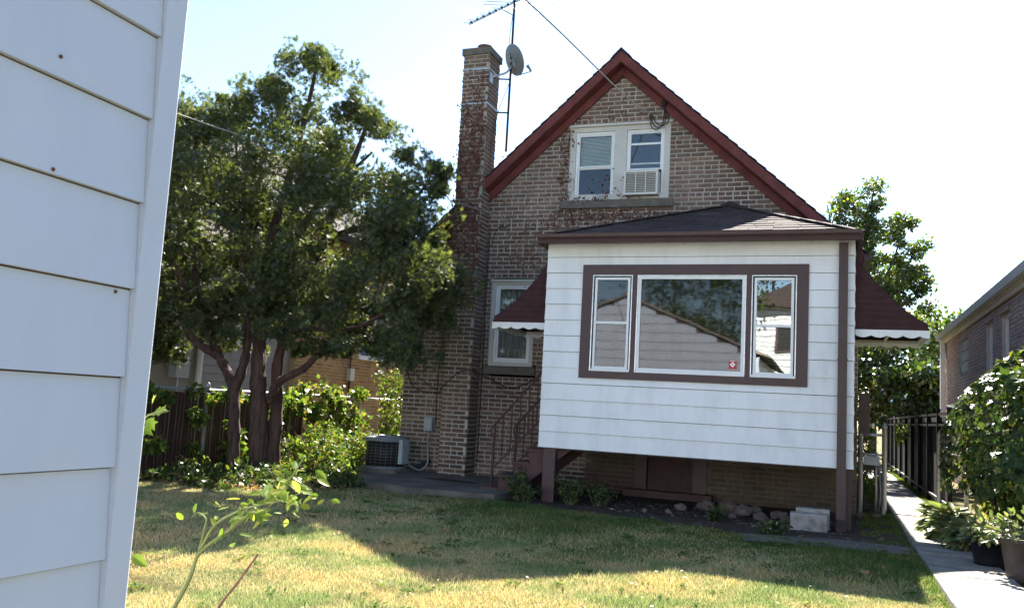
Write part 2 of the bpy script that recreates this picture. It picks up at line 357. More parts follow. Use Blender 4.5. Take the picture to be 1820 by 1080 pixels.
def icerock(name, r, matname, seed, squash=0.7):
    bm = bmesh.new(); bmesh.ops.create_icosphere(bm, subdivisions=1, radius=r); rr = random.Random(seed)
    ax = [Vector((rr.uniform(-1, 1), rr.uniform(-1, 1), rr.uniform(-1, 1))).normalized() for _ in range(11)]
    for v in bm.verts:
        k = 1.0
        for a in ax:
            dd = v.co.normalized().dot(a)
            if dd > 0.55: k = min(k, 0.55/dd)
        v.co *= k * rr.uniform(0.78, 1.2); v.co.z *= squash
    me = bpy.data.meshes.new(name); bm.to_mesh(me); bm.free(); me.materials.append(MATS[matname]); return me
# ------------------------------------------------------------------ ground, paving
rng = np.random.default_rng(11)
def sheet(name, poly, z, matname, h=None):
    b = MB()
    if h: b.prism(poly, z - h, z, 'z')
    else: b.add([(x, y, z) for x, y in poly], [tuple(range(len(poly)))])
    return b.build(name, matname)
g = sheet('ground', [(-400, -400), (400, -400), (400, 400), (-400, 400)], 0.0, 'lawn'); tag(g, kind='structure', label='lawn ground of dry and green grass reaching to the houses')
s = sheet('dirt_strip', [(-4.2, 10.55), (-3.2, 10.12), (-2.0, 9.95), (-0.9, 9.45), (0.1, 9.3), (0.78, 9.25), (0.78, 12.69), (-4.2, 12.69)], 0.006, 'soil')
tag(s, 'bare dirt strip under and before the raised porch', kind='structure')
pat = sheet('patio', [(-7.0, 11.15), (-6.1, 10.45), (-5.0, 10.05), (-3.9, 10.2), (-3.75, 12.69), (-7.3, 12.69)], 0.09, 'concrete_dark', 0.12)
tag(pat, 'dark worn concrete patio beside the brick wall and steps', kind='structure')
patch = sheet('crack_patch', [(-5.6, 11.5), (-5.2, 11.62), (-4.75, 11.5), (-4.55, 11.3), (-4.9, 11.25), (-5.3, 11.33)], 0.094, 'soil')
patch.name = 'patio_hole'; patch.parent = pat
walk = sheet('path', [(0.78, -2), (1.3, -2), (1.36, 40), (0.78, 40)], 0.012, 'soil'); tag(walk, 'narrow concrete path running between the houses', kind='structure')
y = 3.0
while y < 30:
    L = 1.22
    b = MB(); b.hexa([(0.76, y+0.008, 0.0), (1.36, y+0.008, 0.0), (1.36, y+L-0.008, 0.0), (0.76, y+L-0.008, 0.0),
                      (0.765, y+0.012, 0.05), (1.355, y+0.012, 0.05), (1.355, y+L-0.012, 0.05), (0.765, y+L-0.012, 0.05)])
    o = b.build('slab', 'concrete', walk); o.location.z = rng.uniform(-0.006, 0.006); y += L
cross = sheet('paving_strip', [(-0.8, 8.9), (0.1, 9.1), (0.755, 9.0), (0.755, 9.62), (0.0, 9.75), (-0.9, 9.4)], 0.018, 'concrete_dark')
tag(cross, 'half buried dark concrete strip joining the path', kind='structure')

# ------------------------------------------------------------------ brick house
W = 12.70; BC = 0.0677; BL = 0.215; J = 0.017
HX0, HX1, RIDGE = -6.55, 0.31, -3.1
house = thing('brick_house', 'brown brick gabled house with dark red rake boards and tall chimney', 'house', (-3.1, 17.0, 0))
def gable_top(x): return 6.50 - 0.91*abs(x - RIDGE)
OPEN = [(-3.92, -2.35, 4.26, 5.58), (-5.10, -4.37, 1.66, 3.14), (-2.70, -1.66, -1, 2.0)]
OPEN_W = [(-4.02, -2.27, 4.26, 4.40), (-5.15, -4.30, 1.66, 1.79)]       # sills
def spans(z0, z1, lo, hi, holes):
    iv = [(lo, hi)]
    for (a, b, c, d) in holes:
        if z1 > c + 0.01 and z0 < d - 0.01:
            nv = []
            for (p, q) in iv:
                if b <= p or a >= q: nv.append((p, q)); continue
                if a > p: nv.append((p, a))
                if b < q: nv.append((b, q))
            iv = nv
    return iv
def wall_rows(zb, zt, lo, hi, holes, gable=None):
    rows = []; i = 0; z = zb
    while z < zt:
        z1 = z + BC; a, b = lo, hi
        if gable:
            half = (6.50 - z1) / 0.91
            if half < 0.03: break
            a, b = max(lo, RIDGE - half), min(hi, RIDGE + half)
        rows.append((i, z, z1, spans(z, z1, a, b, holes))); z = z1; i += 1
    return rows
def bricks_of(rows, r):
    out = []
    for i, z0, z1, iv in rows:
        head = (i % 6 == 5); L = BL/2 if head else BL; ph = (0.0 if i % 2 else BL/2) + r.uniform(-0.012, 0.012)
        for a, b in iv:
            k = math.floor((a - ph)/L)
            while ph + k*L < b:
                u0 = max(a, ph + k*L) + J/2; u1 = min(b, ph + (k+1)*L) - J/2
                if u1 - u0 > 0.03: out.append((u0, u1, z0 + J/2, z1 - J/2, head))
                k += 1
    return out
rr = random.Random(3)
rows = wall_rows(0.0, 6.6, HX0, HX1, OPEN + OPEN_W, True)
wb = MB()
for i, z0, z1, iv in rows:
    for a, b in iv:
        if z0 < 1.6 and b > -3.45:
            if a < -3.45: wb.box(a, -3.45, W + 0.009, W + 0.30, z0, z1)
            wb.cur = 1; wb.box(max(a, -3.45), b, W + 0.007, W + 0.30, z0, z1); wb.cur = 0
        else: wb.box(a, b, W + 0.009, W + 0.30, z0, z1)
wall = wb.build('wall', ['mortar', 'mortar_tan'], house)
cand = []; stuff = MB(); tan = MB(); paint = MB()
for (u0, u1, z0, z1, head) in bricks_of(rows, rr):
    xm = (u0+u1)/2
    if -5.68 < u0 and u1 < -5.22: continue
    if z1 < 0.30 and xm > -4.3 and u1 < -2.7: paint.bbox(u0, u1, W - 0.004, W+0.012, z0, z1); continue
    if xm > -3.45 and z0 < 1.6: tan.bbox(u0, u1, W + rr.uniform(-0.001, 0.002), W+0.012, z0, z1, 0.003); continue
    vis = not (-3.55 < xm < 0.4 and z0 < 4.0)
    cand.append((math.hypot(xm, W, z0-1.2), 'w', u0, u1, z0, z1, vis))
# chimney
CX0, CX1, CY0, CY1, CZ = -5.68, -5.22, 12.33, 12.80, 6.76
cb = MB()
cb.box(CX0+0.009, CX1-0.009, CY0+0.009, W+0.2, 0.05, 4.5); cb.box(CX0+0.009, CX1-0.009, CY0+0.009, CY1-0.009, 4.5, CZ)
chim = cb.build('chimney', 'mortar', house)
crow = wall_rows(0.05, CZ-0.03, CX0, CX1, [])
for (u0, u1, z0, z1, head) in bricks_of(crow, rr): cand.append((math.hypot((u0+u1)/2, CY0, z0-1.2), 'c', u0, u1, z0, z1, True))
side = MB()
def ybrick(mb, xf, sgn, v0, v1, z0, z1):
    b = 0.004; xa = xf; xb = xf - sgn*0.014
    mb.add([(xa-sgn*b, v0, z0), (xa-sgn*b, v1, z0), (xa-sgn*b, v1, z1), (xa-sgn*b, v0, z1), (xb, v0, z0), (xb, v1, z0), (xb, v1, z1), (xb, v0, z1),
            (xa, v0+b, z0+b), (xa, v1-b, z0+b), (xa, v1-b, z1-b), (xa, v0+b, z1-b)],
           [(8,9,10,11),(0,1,9,8),(1,2,10,9),(2,3,11,10),(3,0,8,11),(0,4,5,1),(1,5,6,2),(2,6,7,3),(3,7,4,0)])
for (u0, u1, z0, z1, head) in bricks_of(wall_rows(0.05, CZ-0.03, CY0, CY1, []), rr):
    ybrick(side, CX1, 1, u0, u1, z0, z1); ybrick(side, CX0, -1, u0, u1, z0, z1)
for (u0, u1, z0, z1, head) in bricks_of(wall_rows(4.4, CZ-0.03, CX0, CX1, []), rr): side.box(u0, u1, CY1-0.012, CY1, z0, z1)
tag(side.build('side_brick', 'brick', chim), 'brown bricks on the sides of the chimney', kind='stuff')
full = [c for c in cand if c[6] and (abs(c[3]-c[2]-(BL-J)) < 0.001)]
full.sort(key=lambda c: c[0]); pick = set(id(c) for c in full[:300])
bme = MB().bbox(-(BL-J)/2, (BL-J)/2, 0, 0.02, -(BC-J)/2, (BC-J)/2).mesh('brick', 'brick')
for c in cand:
    d, f, u0, u1, z0, z1, v = c; yf = (W if f == 'w' else CY0) + rr.uniform(-0.002, 0.003)
    if id(c) in pick:
        o = link('brick', bme, wall if f == 'w' else chim, ((u0+u1)/2, yf, (z0+z1)/2)); o.rotation_euler = (0, rr.uniform(-0.006, 0.006), rr.uniform(-0.008, 0.008))
    else: stuff.bbox(u0, u1, yf, yf+0.02, z0, z1)
tag(stuff.build('brickwork', 'brick', wall), 'brown brickwork of the rear wall and chimney', kind='stuff')
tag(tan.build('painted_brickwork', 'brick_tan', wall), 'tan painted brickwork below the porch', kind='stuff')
tag(paint.build('foundation_band', 'foundation_paint', wall), 'dark brown painted foundation band', kind='stuff')
# other walls of the house body
b = MB(); b.box(HX0, HX0+0.3, W+0.30, 22.0, 0, 3.4); b.box(HX1-0.3, HX1, W+0.30, 22.0, 0, 3.4); b.box(HX0, HX1, 22.0, 22.3, 0, 3.4)
b.prism([(HX0, 3.4), (HX1, 3.4), (RIDGE, 6.5)], 22.0, 22.28)
b.build('side_wall', 'brick_dark', house)
fl = MB(); fl.box(HX0+0.3, HX1-0.3, W+0.30, 22.0, 3.25, 3.4); fl.build('attic_floor', 'interior', house)
# chimney cap, flue, straps
b = MB(); b.box(CX0-0.022, CX1+0.022, CY0-0.022, CY1+0.022, CZ, CZ+0.11); b.build('cap', 'sill_stone', chim)
b = MB(); b.lathe([(0.0, CZ+0.11), (0.115, CZ+0.11), (0.115, CZ+0.20), (0.125, CZ+0.20), (0.125, CZ+0.23), (0.09, CZ+0.23), (0.09, CZ+0.12), (0, CZ+0.12)], -5.42, 12.58, 20)
b.build('flue', 'clay', chim, True)
for zz in (6.50, 5.93):
    b = MB(); e = 0.006
    b.box(CX0-e, CX1+e, CY0-e, CY0-0.001, zz, zz+0.028); b.box(CX1+0.001, CX1+e, CY0-0.001, CY1+e, zz, zz+0.028)
    b.box(CX0-e, CX0-0.001, CY0-0.001, CY1+e, zz, zz+0.028); b.build('strap', 'galvanised', chim)
# roof: deck, rake boards, shingle courses
roof = MB()
YR0, YR1, ZR = 12.44, 22.5, 6.66
for sgn in (-1, 1):
    xe = RIDGE + sgn*3.46; ze = ZR - 0.91*3.46
    roof.prism([(RIDGE, ZR), (xe, ze), (xe, ze-0.06), (RIDGE, ZR-0.066)], YR0+0.02, YR1)
roof = roof.build('roof', 'brown_paint', house)
for sgn in (-1, 1):
    n = 26; step = 3.49/n
    for k in range(n):
        d0 = k*step*0.0 + (n-1-k)*step; d1 = d0 + step + 0.03
        x0 = RIDGE + sgn*d0; x1 = RIDGE + sgn*d1; z0 = ZR - 0.91*d0 + 0.004; z1 = ZR - 0.91*d1 + 0.004
        off = rr.uniform(-0.006, 0.006)
        b = MB(); b.prism([(x0, z0), (x1, z1+0.016), (x1, z1+0.034), (x0, z0+0.012)], YR0 - 0.012 + off, YR1 + 0.01)
        b.build('shingle_course', 'shingle', roof)
b = MB(); b.prism([(RIDGE-0.14, ZR-0.105), (RIDGE, ZR+0.03), (RIDGE+0.14, ZR-0.105), (RIDGE+0.14, ZR-0.085), (RIDGE, ZR+0.05), (RIDGE-0.14, ZR-0.085)], YR0-0.015, YR1+0.01)
b.build('ridge_cap', 'shingle', roof)
for sgn in (-1, 1):
    xe = RIDGE + sgn*3.45
    def band(t0, t1, y0, y1, name):
        b = MB(); b.prism([(RIDGE, ZR-t0), (xe, ZR-0.91*3.45-t0), (xe, ZR-0.91*3.45-t1), (RIDGE, ZR-t1)], y0, y1); b.build(name, 'fascia_red', roof)
    band(0.003, 0.165, YR0, YR0+0.018, 'rake_board'); band(0.168, 0.175, YR0+0.004, W-0.004, 'soffit')
    band(0.176, 0.315, W-0.045, W-0.003, 'rake_trim')
b = MB(); b.prism([(0.365, 3.40), (0.45, 3.40), (0.47, 3.50), (0.365, 3.50)], YR0+0.05, YR1-0.2); b.build('gutter', 'brown_paint', roof)

# ---- windows of the brick house
def frame_ring(x0, x1, z0, z1, w, y0, y1, b=None, wb=None):
    b = b or MB(); wb = w if wb is None else wb
    b.box(x0, x0+w, y0, y1, z0, z1); b.box(x1-w, x1, y0, y1, z0, z1)
    b.box(x0+w, x1-w, y0, y1, z1-w, z1); b.box(x0+w, x1-w, y0, y1, z0, z0+wb); return b
def pane(x0, x1, z0, z1, y, m, parent): 
    b = MB(); b.box(x0, x1, y, y+0.004, z0, z1); return b.build('pane', m, parent)
def room(x0, x1, z0, z1, y0, d, parent):
    b = MB(); t = 0.02
    b.box(x0, x1, y0+d, y0+d+t, z0, z1); b.box(x0-t, x0, y0, y0+d, z0, z1); b.box(x1, x1+t, y0, y0+d, z0, z1)
    b.box(x0, x1, y0, y0+d, z0-t, z0); b.box(x0, x1, y0, y0+d, z1, z1+t); return b.build('room', 'interior', parent)
uw = frame_ring(-3.92, -2.35, 4.401, 5.58, 0.09, W+0.02, W+0.17); uw.box(-3.21, -3.02, W+0.018, W+0.16, 4.402, 5.489)
uw.box(-3.95, -2.32, W-0.025, W+0.02, 5.565, 5.60)
uw = uw.build('attic_window', 'beige_trim', house)
for k, (x0, x1) in enumerate([(-3.83, -3.21), (-3.02, -2.44)]):
    z0, z1 = 4.42, 5.488; zm = 4.93 if k == 0 else 4.86
    b = frame_ring(x0+0.002, x1-0.002, z0, z1, 0.035, W+0.045, W+0.10); b.build('sash_frame', 'white_paint', uw)
    b = frame_ring(x0+0.037, x1-0.037, zm, z1-0.037, 0.022, W+0.055, W+0.085); b.build('upper_sash', 'white_paint', uw)
    pane(x0+0.05, x1-0.05, zm+0.01, z1-0.05, W+0.068, 'glass', uw)
    if k == 0:
        b = frame_ring(x0+0.037, x1-0.037, z0+0.037, zm-0.002, 0.022, W+0.075, W+0.10); b.build('lower_sash', 'white_paint', uw)
        pane(x0+0.05, x1-0.05, z0+0.05, zm-0.012, W+0.088, 'glass_screen', uw)
        for q in range(26):
            zz = z1-0.06-q*0.022
            if zz < 4.98: break
            b = MB(); b.hexa([(x0+0.055, W+0.115, zz-0.018), (x1-0.055, W+0.115, zz-0.018), (x1-0.055, W+0.119, zz-0.018), (x0+0.055, W+0.119, zz-0.018),
                              (x0+0.055, W+0.129, zz), (x1-0.055, W+0.129, zz), (x1-0.055, W+0.133, zz), (x0+0.055, W+0.133, zz)]); b.build('blind_slat', 'blind', uw)
    else:
        b = MB(); b.box(x0+0.05, x1-0.05, W+0.06, W+0.08, 5.255, 5.285); b.box(x0+0.06, x1-0.06, W+0.105, W+0.115, 4.96, 4.985); b.build('meeting_rail', 'white_paint', uw)
room(-3.83, -2.44, 4.42, 5.49, W+0.17, 1.2, uw)
b = MB(); b.hexa([(-4.02, W-0.06, 4.262), (-2.27, W-0.06, 4.262), (-2.27, W+0.15, 4.262), (-4.02, W+0.15, 4.262), (-4.02, W-0.06, 4.385), (-2.27, W-0.06, 4.385), (-2.27, W+0.15, 4.40), (-4.02, W+0.15, 4.40)])
b.build('sill', 'sill_stone', uw)
lw = frame_ring(-5.10, -4.37, 1.792, 3.14, 0.06, W+0.02, W+0.16); lw.box(-5.12, -4.35, W-0.02, W+0.02, 3.125, 3.155); lw = lw.build('kitchen_window', 'beige_trim', house)
b = frame_ring(-5.038, -4.432, 1.855, 3.078, 0.04, W+0.045, W+0.10); b.build('sash_frame', 'white_paint', lw)
b = frame_ring(-4.998, -4.472, 2.46, 3.036, 0.025, W+0.055, W+0.085); b.build('upper_sash', 'white_paint', lw)
b = frame_ring(-4.998, -4.472, 1.897, 2.458, 0.025, W+0.07, W+0.10); b.build('lower_sash', 'white_paint', lw)
pane(-4.98, -4.49, 2.48, 3.02, W+0.068, 'glass', lw); pane(-4.98, -4.49, 1.92, 2.44, W+0.088, 'glass', lw)
b = MB(); xs = np.linspace(-5.03, -4.44, 60)
for i in range(59):
    ya, yb = W+0.14+0.012*math.sin(i*1.1), W+0.14+0.012*math.sin((i+1)*1.1); b.add([(xs[i], ya, 1.86), (xs[i+1], yb, 1.86), (xs[i+1], yb, 3.07), (xs[i], ya, 3.07)], [(0,1,2,3)])
b.build('curtain', 'curtain', lw)
room(-5.04, -4.43, 1.86, 3.08, W+0.17, 1.0, lw)
b = MB(); b.hexa([(-5.15, W-0.05, 1.662), (-4.30, W-0.05, 1.662), (-4.30, W+0.15, 1.662), (-5.15, W+0.15, 1.662), (-5.15, W-0.05, 1.778), (-4.30, W-0.05, 1.778), (-4.30, W+0.15, 1.79), (-5.15, W+0.15, 1.79)])
b.build('sill', 'sill_stone', lw)
# basement door under the porch
bd = MB(); bd.box(-2.70, -2.52, W-0.03, W+0.1, 0.0, 1.98); bd.box(-1.86, -1.66, W-0.03, W+0.1, 0.0, 1.98); bd.box(-2.52, -1.86, W-0.03, W+0.1, 1.85, 1.98); bd = bd.build('basement_door', 'brown_paint', house)
b = MB(); b.box(-2.515, -1.865, W+0.06, W+0.1, 0.02, 1.845); b.build('door_leaf', 'iron_paint', bd)
for zz in (0.15, 0.75, 1.3):
    b = frame_ring(-2.44, -1.94, zz, zz+0.45, 0.03, W+0.045, W+0.059); b.build('panel_moulding', 'iron_paint', bd)
b = MB(); b.box(-2.80, -1.56, 12.45, W-0.035, 0.0, 0.10); b.build('threshold', 'foundation_paint', bd)

# ------------------------------------------------------------------ enclosed porch
D = 10.65; PX0, PX1, PZ0, PZ1 = -3.50, 0.21, 0.69, 3.33; RV = (PZ1-PZ0)/13
porch = thing('enclosed_porch', 'raised white sided porch with brown framed triple window and shingled hip roof', 'porch', (-1.65, 11.6, 0))
WX0, WX1, WZ0, WZ1 = -2.97, -0.33, 1.635, 2.985
sh = MB()
sh.box(PX0+0.01, WX0, D+0.002, D+0.05, PZ0+0.01, PZ1); sh.box(WX1, PX1-0.01, D+0.002, D+0.05, PZ0+0.01, PZ1)
sh.box(WX0, WX1, D+0.002, D+0.05, PZ0+0.01, WZ0); sh.box(WX0, WX1, D+0.002, D+0.05, WZ1, PZ1)
sh.box(PX0+0.01, PX0+0.05, D+0.05, W-0.01, PZ0+0.01, PZ1); sh.box(PX1-0.05, PX1-0.01, D+0.05, W-0.01, PZ0+0.01, PZ1)
sh.box(PX0+0.05, PX1-0.05, D+0.05, W-0.01, PZ0+0.02, PZ0+0.12)
sh.build('frame_wall', 'interior', porch)
def board_y(x0, x1, z0, z1, yb, th=0.020):   # siding board facing -Y, lower edge proud
    b = MB(); b.hexa([(x0, yb-th, z0), (x1, yb-th, z0), (x1, yb, z0), (x0, yb, z0), (x0, yb-0.003, z1), (x1, yb-0.003, z1), (x1, yb, z1), (x0, yb, z1)])
    return b
def board_x(y0, y1, z0, z1, xb, sgn, th=0.020):
    b = MB(); b.hexa([(xb+sgn*th, y0, z0), (xb, y0, z0), (xb, y1, z0), (xb+sgn*th, y1, z0), (xb+sgn*0.003, y0, z1), (xb, y0, z1), (xb, y1, z1), (xb+sgn*0.003, y1, z1)])
    return b
for k in range(13):
    z0 = PZ0 + k*RV; z1 = z0 + RV - 0.004; j = rr.uniform(-0.002, 0.002); e = 0.012
    if z1 > WZ0 - 0.045 and z0 < WZ1 + 0.035:
        board_y(PX0-e, WX0-0.002, z0+j, z1+j, D).build('siding_board', 'siding_white', porch); board_y(WX1+0.002, PX1+e, z0+j, z1+j, D).build('siding_board', 'siding_white', porch)
        if z0 < WZ0 - 0.04: board_y(WX0-0.002, WX1+0.002, z0+j, WZ0-0.03, D).build('siding_board', 'siding_white', porch)
        if z1 > WZ1 + 0.04: board_y(WX0-0.002, WX1+0.002, WZ1+0.03, z1+j, D, 0.012).build('siding_board', 'siding_white', porch)
    else: board_y(PX0-e, PX1+e, z0+j, z1+j, D).build('siding_board', 'siding_white', porch)
    board_x(D+0.003, W-0.01, z0+j, z1+j, PX0, -1).build('siding_board', 'siding_white', porch)
    board_x(D+0.003, W-0.01, z0+j, z1+j, PX1, 1).build('siding_board', 'siding_white', porch)
for k, x in enumerate((-2.9, -2.3, -1.75, -1.2, -0.7, -0.25, 0.15)):
    b = MB(); b.lathe([(0, 0), (0.006, 0.001), (0.006, 0.004), (0, 0.005)], 0, 0, 8); o = b.build('nail', 'rust', porch); o.location = (x, D-0.006, 3.285 + 0.004*(k % 3)); o.rotation_euler = (math.pi/2, 0, 0)
# posts
for (a, c) in ((-3.46, -3.30), (0.05, 0.21)):
    b = MB(); b.box(a, c, D+0.06, D+0.22, 0.0, PZ0+0.005); b.build('post', 'brown_paint', porch)
b = MB(); b.box(PX0+0.02, PX1-0.02, D+0.055, D+0.10, PZ0-0.02, PZ0+0.009); b.build('sill_beam', 'brown_paint', porch)
# triple window
pw = frame_ring(WX0-0.05, WX1+0.05, WZ0-0.05, WZ1+0.04, 0.13, D-0.035, D+0.05, wb=0.10)
pw.box(-2.37, -2.315, D-0.033, D+0.05, WZ0+0.05, WZ1-0.09); pw.box(-0.985, -0.93, D-0.033, D+0.05, WZ0+0.05, WZ1-0.09)
pw = pw.build('porch_window', 'brown_paint', porch)
for (x0, x1, kind) in ((-2.89, -2.37, 'L'), (-2.315, -0.985, 'C'), (-0.93, -0.41, 'R')):
    z0, z1 = 1.688, 2.894
    b = frame_ring(x0+0.004, x1-0.004, z0, z1, 0.012, D-0.028, D+0.04); b.build('storm_channel', 'aluminium', pw)
    b = MB(); b.box(x0+0.006, x1-0.006, D-0.052, D-0.036, z0-0.012, z0+0.018); b.build('drip_sill', 'white_paint', pw)
    if kind == 'C':
        b = frame_ring(x0+0.017, x1-0.017, z0+0.013, z1-0.013, 0.035, D-0.016, D+0.02); s = b.build('sash_frame', 'white_paint', pw)
        pane(x0+0.04, x1-0.04, z0+0.036, z1-0.036, D+0.002, 'glass_screen', pw)
    else:
        i = 0.034; b = frame_ring(x0+i, x1-i, z0+0.02, z1-0.03, 0.030, D-0.016, D+0.02); b.box(x0+i+0.03, x1-i-0.03, D-0.016, D+0.02, 2.275, 2.305); b.build('sash_frame', 'white_paint', pw)
        pane(x0+i+0.02, x1-i-0.02, z0+0.04, 2.285, D+0.002, 'glass_screen' if kind == 'L' else 'glass_clear', pw)
        pane(x0+i+0.02, x1-i-0.02, 2.295, z1-0.05, D+0.002, 'glass_screen' if kind == 'L' else 'glass_clear', pw)
        b = frame_ring(x0+0.012, x1-0.012, z0+0.004, z1-0.008, 0.020, D-0.004, D+0.045); b.build('gap_strip', 'cap_black', pw)
st = MB(); st.box(-1.175, -1.085, D-0.001, D+0.0012, 1.765, 1.87); st = st.build('sticker', 'sticker_red', pw); st['label'] = 'small red window sticker with white diamond'
b = MB(); cx, cz = -1.13, 1.817
b.add([(cx-0.034, D-0.0022, cz), (cx, D-0.0022, cz-0.036), (cx+0.034, D-0.0022, cz), (cx, D-0.0022, cz+0.036)], [(0,1,2,3)])
b.box(cx-0.038, cx+0.038, D-0.0022, D-0.0015, 1.858, 1.864); b.build('diamond', 'sticker_white', st)
b = MB(); b.add([(cx-0.009, D-0.003, cz), (cx, D-0.003, cz-0.01), (cx+0.009, D-0.003, cz), (cx, D-0.003, cz+0.01)], [(0,1,2,3)]); b.build('mark', 'sticker_red', st)
# window ledge and pale blind hem inside
b = MB(); b.box(-2.87, -0.43, D+0.052, D+0.2, 1.66, 1.70); b.build('ledge', 'beige_trim', pw)
# roof planes with shingles
EZ = 3.36; EX0, EX1, EY = -3.53, 0.26, 10.40; AP = Vector((-1.45, 12.60, 4.22))
pr = MB()
c0, c1, c2, c3 = Vector((EX0, EY, EZ)), Vector((EX1, EY, EZ)), Vector((EX1, W-0.01, EZ)), Vector((EX0, W-0.01, EZ)); A2 = Vector((AP.x, W-0.01, AP.z))
pr.add([c0, c1, AP, c2, c3, A2], [(0, 1, 2), (1, 3, 5, 2), (4, 0, 2, 5), (0, 4, 3, 1)])
pr = pr.build('porch_roof', 'shingle', porch)
def shingle_plane(eA, eB, apex, ridgeend, right_dir, rows, ex):
    eA, eB = Vector(eA), Vector(eB); ud = (eB-eA).normalized(); width = (eB-eA).length
    apx = (apex-eA); foot = apx.dot(ud); upv = apx - ud*foot; H = upv.length; upv.normalize(); nrm = ud.cross(upv).normalized()
    if nrm.z < 0: nrm = -nrm
    for k in range(rows):
        v0 = k*H/rows - 0.01; v1 = (k+1)*H/rows + 0.02
        t = max(0, min(1, ((k+0.25)*H/rows)/H)); a = foot*t; b_ = width + (ridgeend - width)*t
        u = a + (0 if k % 2 else -0.15) + rr.uniform(-0.05, 0.05)
        while u < b_:
            w = rr.choice((0.28, 0.31, 0.31, 0.2)); u0, u1 = max(a, u), min(b_, u+w); u += w
            if u1 - u0 < 0.04: continue
            h = rr.uniform(0.008, 0.014); g_ = 0.003
            t1 = min(1, v1/H); 
            ua, ub = max(u0+g_, foot*t1), min(u1-g_, width + (ridgeend-width)*t1)
            if ub <= ua: ua = ub = (ua+ub)/2
            P = lambda uu, vv, hh: eA + ud*uu + upv*vv + nrm*hh
            m_ = MB(); m_.hexa([P(u0+g_, v0, h*0.3), P(u1-g_, v0, h*0.3), P(ub, v1, 0.001), P(ua, v1, 0.001), P(u0+g_, v0, h+0.004), P(u1-g_, v0, h+0.004), P(ub, v1, 0.004), P(ua, v1, 0.004)])
            m_.build('shingle', 'shingle', pr)
fo = lambda eA, eB, p: (p-eA).dot((eB-eA).normalized())
shingle_plane(c0, c1, AP, fo(c0, c1, AP), 0, 15, 0)
shingle_plane(c1, c2, AP, fo(c1, c2, A2), 0, 11, 0); shingle_plane(c3, c0, A2, fo(c3, c0, AP), 0, 11, 0)
for e in (c0, c1):
    n = 9
    for k in range(n):
        p0 = e.lerp(AP, k/n) + Vector((0, 0, 0.012)); p1 = e.lerp(AP, (k+1.2)/n) + Vector((0, 0, 0.020))
        if k == n-1: p1 = AP + Vector((0, 0, 0.02))
        b = MB(); b.bar(p0, p1, 0.17, 0.014); b.build('hip_cap', 'shingle', pr)
b = MB(); b.prism([(-1.85, 4.06), (-1.45, 4.23), (-1.0, 4.05), (-1.0, 4.12), (-1.45, 4.32), (-1.85, 4.13)], W-0.028, W-0.006); b.build('flashing', 'shingle', pr)
# gutter all round, soffit
gt = MB()
prof = [(0.0, 0.0), (-0.06, 0.0), (-0.075, 0.03), (-0.065, 0.05), (-0.09, 0.075), (-0.10, 0.115), (0.0, 0.115)]
gt.add([(EX0-0.02, EY+u, 3.255+w) for u, w in prof] + [(EX1+0.02, EY+u, 3.255+w) for u, w in prof], [tuple(range(7)), tuple(range(13, 6, -1))] + [(i, i+7, (i+1) % 7+7, (i+1) % 7) for i in range(7)])
gt.box(EX1-0.01, EX1+0.045, EY+0.001, W-0.02, 3.26, 3.365); gt.box(EX0-0.045, EX0+0.01, EY+0.001, W-0.02, 3.26, 3.365)
gt.build('gutter', 'brown_paint', porch)
b = MB(); b.box(EX0+0.01, EX1-0.01, EY+0.001, D-0.002, 3.31, 3.345); b.box(EX0+0.011, PX0-0.001, D-0.001, W-0.02, 3.31, 3.345); b.box(PX1+0.001, EX1-0.011, D-0.001, W-0.02, 3.31, 3.345); b.build('soffit', 'brown_paint', porch)
ds = MB(); ds.box(0.045, 0.145, D-0.10, D-0.03, 0.12, 3.26); ds.box(0.040, 0.150, D-0.104, D-0.026, 1.9, 1.93); ds.box(0.040, 0.150, D-0.104, D-0.026, 0.6, 0.63)
ds.hexa([(0.045, D-0.30, 0.02), (0.145, D-0.30, 0.02), (0.145, D-0.22, 0.0), (0.045, D-0.22, 0.0), (0.045, D-0.10, 0.13), (0.145, D-0.10, 0.13), (0.145, D-0.03, 0.11), (0.045, D-0.03, 0.11)])
ds.build('downspout', 'brown_paint', porch)
# ------------------------------------------------------------------ garage beside the camera
GX, GY, GZ, GR = -1.535, 1.575, 2.52, 3.85
gar = thing('garage', 'white sided garage corner with rusty nail heads beside the lawn', 'garage', (-4.5, -1.5, 0))
b = MB(); b.box(-7.55, GX-0.002, -5.0, GY+0.048, 0, GZ); b.prism([(-7.55, GZ), (GX-0.002, GZ), (-4.54, GR)], -5.0, GY+0.048); b.build('frame_wall', 'rubble', gar)
z = 0.384 - 0.2032*2; k = 0
while z < GZ:
    z0, z1 = max(0.0, z), min(GZ, z+0.1992)
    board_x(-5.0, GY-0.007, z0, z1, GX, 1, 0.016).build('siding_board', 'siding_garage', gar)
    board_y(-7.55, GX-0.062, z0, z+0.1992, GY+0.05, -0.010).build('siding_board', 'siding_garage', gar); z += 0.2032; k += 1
while z < GR - 0.05:
    h = (GR - z - 0.1)/(GR - GZ)*3.0
    if h > 0.1: board_y(-4.54-h, -4.54+h, z, z+0.2052, GY+0.05, -0.010).build('siding_board', 'siding_garage', gar)
    z += 0.2032
b = MB()
b.prism([(GX+0.022, GY-0.006), (GX+0.022, GY+0.060), (GX+0.012, GY+0.072), (GX-0.06, GY+0.072), (GX-0.06, GY+0.05), (GX+0.001, GY+0.05), (GX+0.001, GY-0.006)], 0.0, GZ+0.02, 'z')
b.build('corner_trim', 'siding_garage', gar)
for sg, xe in ((1, GX+0.25), (-1, -7.8)):
    b = MB(); ze = GZ - 0.02; b.prism([(-4.54, GR+0.02), (xe, ze), (xe, ze+0.05), (-4.54, GR+0.08)], -5.3, GY+0.11); b.build('roof_slope', 'limestone', gar)
